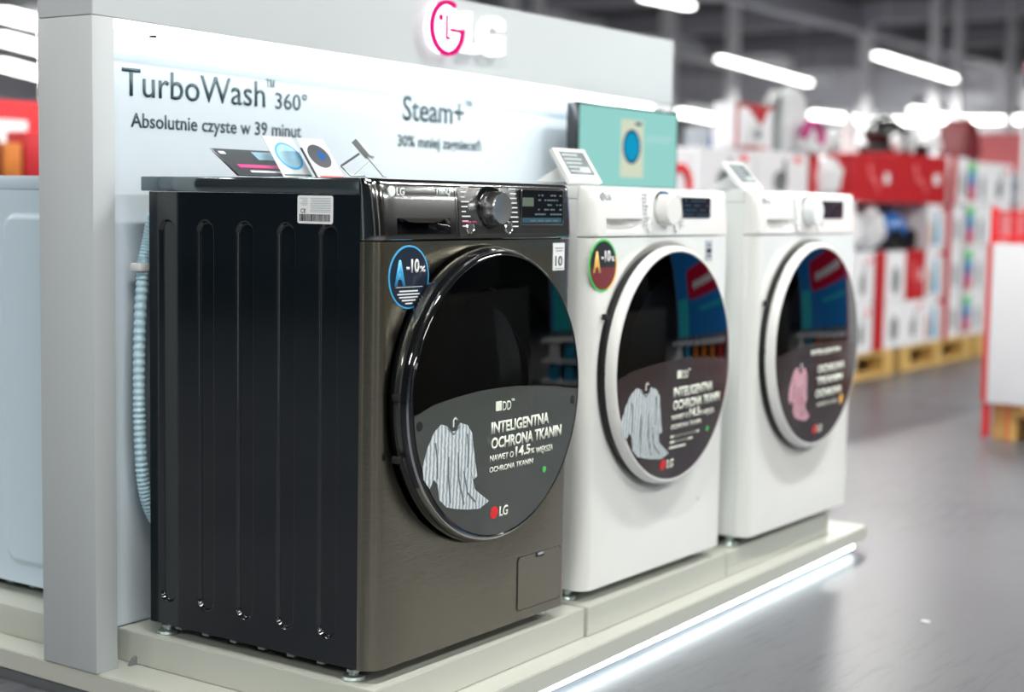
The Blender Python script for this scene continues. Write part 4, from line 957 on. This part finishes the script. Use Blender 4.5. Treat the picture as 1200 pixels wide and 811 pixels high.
T = thing('hanging_banner', 'large pale pink banner high on the far wall', 'banner', (32.95, 3.0, 2.3))
b = BM(); box(b, 0, .04, 0, 5.0, 0, .5); obj('sheet', b, 'far_pink', T)
for i, (y0, y1, z0, z1, m, lb_) in enumerate(((8.2, 12.0, 2.6, 3.0, 'post_white', 'pale sign board high at the far wall, right one'), (12.6, 17.5, 2.3, 2.9, 'post_white', 'pale sign board high at the far wall, left one'), (10.0, 11.2, 3.1, 3.5, 'beam_light', 'grey sign board close under the ceiling'))):
    b = BM(); box(b, 32.9, 32.999, y0, y1, z0, z1); tag(obj('sign_board', b, m, None, smooth=False), lb_, 'sign')

# ------------------------------------------------------------------ promotional bin on the right
T = thing('wire_bin', 'red wire promotional bin with a white board and red side board', 'bin', (4.40, .44, FLOOR_Z), 0)
w_, dp, h_ = 1.0, .42, .87
b = BM()
def wire(p, q_, r=.006): tube(b, [p, q_], r, 6)
for z in (.16, .83, .93):
    for p, q_ in (((0, 0), (0, -w_)), ((0, -w_), (dp, -w_)), ((dp, -w_), (dp, 0)), ((dp, 0), (0, 0))): wire((p[0], p[1], z), (q_[0], q_[1], z))
for k in range(11):
    wire((0, -w_ * k / 10, .0), (0, -w_ * k / 10, .93), .004); wire((dp, -w_ * k / 10, .16), (dp, -w_ * k / 10, .93), .004); wire((dp * k / 10, 0, .16), (dp * k / 10, 0, .93), .004); wire((dp * k / 10, -w_, .16), (dp * k / 10, -w_, .93), .004)
obj('wire_frame', b, 'bright_red', T)
for y in (0, -w_):
    for x in (0, dp):
        b = BM(); box(b, x - .012, x + .012, y - .025, y + .025 * (y < 0) - 0, 0.01, .955, .003); obj('corner_post', b, 'bright_red', T)
b = BM(); box(b, -.03, -.012, -w_, -.018, .155, .806, .004); lab(obj('sign_board', b, 'carton_white', T), 'blank white front board')
b = BM(); prism(b, [(-.012, .0), (-.028, -.018), (.0, -.0), (.14, .055), (.13, .065), (-.018, .008)][:0] or [(-.030, -.017), (-.016, -.017), (.10, .035), (.095, .046)], 'z', .150, .806); lab(obj('side_board', b, 'bright_red', T), 'red side board')
pallet('wooden pallet under the red wire bin', 4.43, -.55, .38, .96, FLOOR_Z + .001)
T = thing('display_post', 'white grooved display post with a red and black top behind the wire bin', 'post', (5.42, .60, FLOOR_Z))
b = BM(); box(b, -.04, .04, -.085, .045, 0, 1.50, .006)
obj('shaft', b, 'post_white', T)
for y in (-.055, -.02, .015):
    b = BM(); box(b, -.046, -.040, y - .005, y + .005, .02, 1.48); lab(obj('rib', b, 'far_blue_grey', T), 'grey blue groove strip')
b = BM(); box(b, -.03, .03, -.02, .045, 1.50, 1.56, .01); lab(obj('cap', b, 'black_matte', T), 'black cap'); b = BM(); bmesh.ops.create_icosphere(b, subdivisions=2, radius=.045)
for v in b.verts: v.co += Vector((0, .01, 1.60))
lab(obj('cap_ball', b, 'far_pink', T), 'red round top')
b = BM(); box(b, 0, .012, 0, .018, 0, .004, .001); tag(obj('paper_scrap', b, 'label_paper', None, loc=(1.45, -.428, FLOOR_Z)), 'tiny white paper scrap on the grey floor in front of the stand', 'scrap')

# ------------------------------------------------------------------ shelf of red and orange goods seen left of the column
T = thing('goods_shelf', 'red and white topped shelf seen left of the stand column', 'shelf', (1.5, 3.5, FLOOR_Z))
b = BM(); box(b, 0, 1.1, 0, .5, 0, 1.0); obj('carcass', b, 'grey_plastic', T); b = BM(); box(b, 0, 1.1, .46, .5, 1.0, 1.33, .002); lab(obj('header', b, 'bright_red', T), 'red header board')
b = BM(); box(b, .30, .87, .445, .46, 1.02, 1.25); lab(obj('header_field', b, 'post_white', T), 'white field on the red header')
for i in range(9):
    b = BM(); x = 1.58 + i * .105; hh = (.17, .14, .19)[i % 3]; box(b, 0, .09, 0, .12, 0, hh, .004)
    m = ('orange', 'card_red', 'orange', 'deep_red')[i % 4]
    tag(obj('goods_pack', b, m, None, loc=(x, 3.62, FLOOR_Z + 1.001)), '%s pack on the shelf left of the column, number %s from its left end' % ({'orange': 'orange', 'card_red': 'red', 'deep_red': 'dark red'}[m], ('one', 'two', 'three', 'four', 'five', 'six', 'seven', 'eight', 'nine')[i]), 'pack', 'packs on the shelf left of the column')

# ------------------------------------------------------------------ promotional wall with added glow and an added counter, for the door reflections
T = thing('promotion_stand', 'blue promotional wall with red sign across the aisle, glow added for the door reflections', 'promotion stand', (5.2, -.75, FLOOR_Z), math.radians(-90))
b = BM(); box(b, -.45, 1.9, 0, .3, 0, 1.9, .01); obj('body', b, 'grey_plastic', T)
b = BM(); box(b, -.40, 1.85, -.02, 0, .45, 1.8, .004); obj('glow_panel', b, 'promo_blue', T)  # emission added to the wall so its mirror image reads
b = BM(); prism(b, rrect(.0, 1.40, .86, 1.20, .10), 'y', -.04, -.021); lab(obj('sign', b, 'promo_red', T), 'red rounded sign')
b = BM(); box(b, .2, 1.2, -.045, -.041, .97, 1.04); obj('sign_print', b, 'promo_white', T)
b = BM(); box(b, .1, 1.0, -.03, -.021, .72, .75); obj('sign_print', b, 'promo_teal', T)
b = BM(); box(b, 1.45, 1.8, -.03, -.021, .45, .90); lab(obj('glow_panel', b, 'promo_teal', T), 'teal field with added glow')
for k in range(3):
    b = BM(); box(b, .02, 1.88, -.32, -.02, .14 + .17 * k - .1, .16 + .17 * k - .1); obj('shelf', b, 'post_white', T)
rs = random.Random(4)
for k in range(12):
    m = ('orange', 'card_red', 'vac_blue', 'teal', 'carton_white', 'magenta')[rs.randrange(6)]
    x0 = .05 + (k % 6) * .30; z0 = .061 + .17 * (k // 6); b = BM(); box(b, 0, .2, 0, .16, 0, .13, .004)
    tag(obj('goods_box', b, m, None, loc=(5.2 - .28 , -.75 - x0 - .2, FLOOR_Z + z0)), '%s box on the %s shelf of the promotional wall, %s along it' % ({'orange': 'orange', 'card_red': 'red', 'vac_blue': 'blue', 'teal': 'teal', 'carton_white': 'white', 'magenta': 'magenta'}[m], ('lower', 'middle')[k // 6], ('first', 'second', 'third', 'fourth', 'fifth', 'sixth')[k % 6]), 'box', 'boxes on the promotional wall')
T = thing('reflection_counter', 'added unseen dark brown counter across the aisle, shaping reflections in the graphite door', 'counter', (1.4, -3.4, FLOOR_Z))  # out-of-view counter added to control what the graphite machine mirrors
b = BM(); box(b, 0, 3.4, 0, .6, 0, .85, .01); obj('body', b, 'reflection_brown', T)
b = BM(); box(b, 0, 3.4, .0, .05, .85, 1.9, .004); lab(obj('back_board', b, 'black_matte', T), 'dark back board')
print('objects', len(bpy.data.objects))
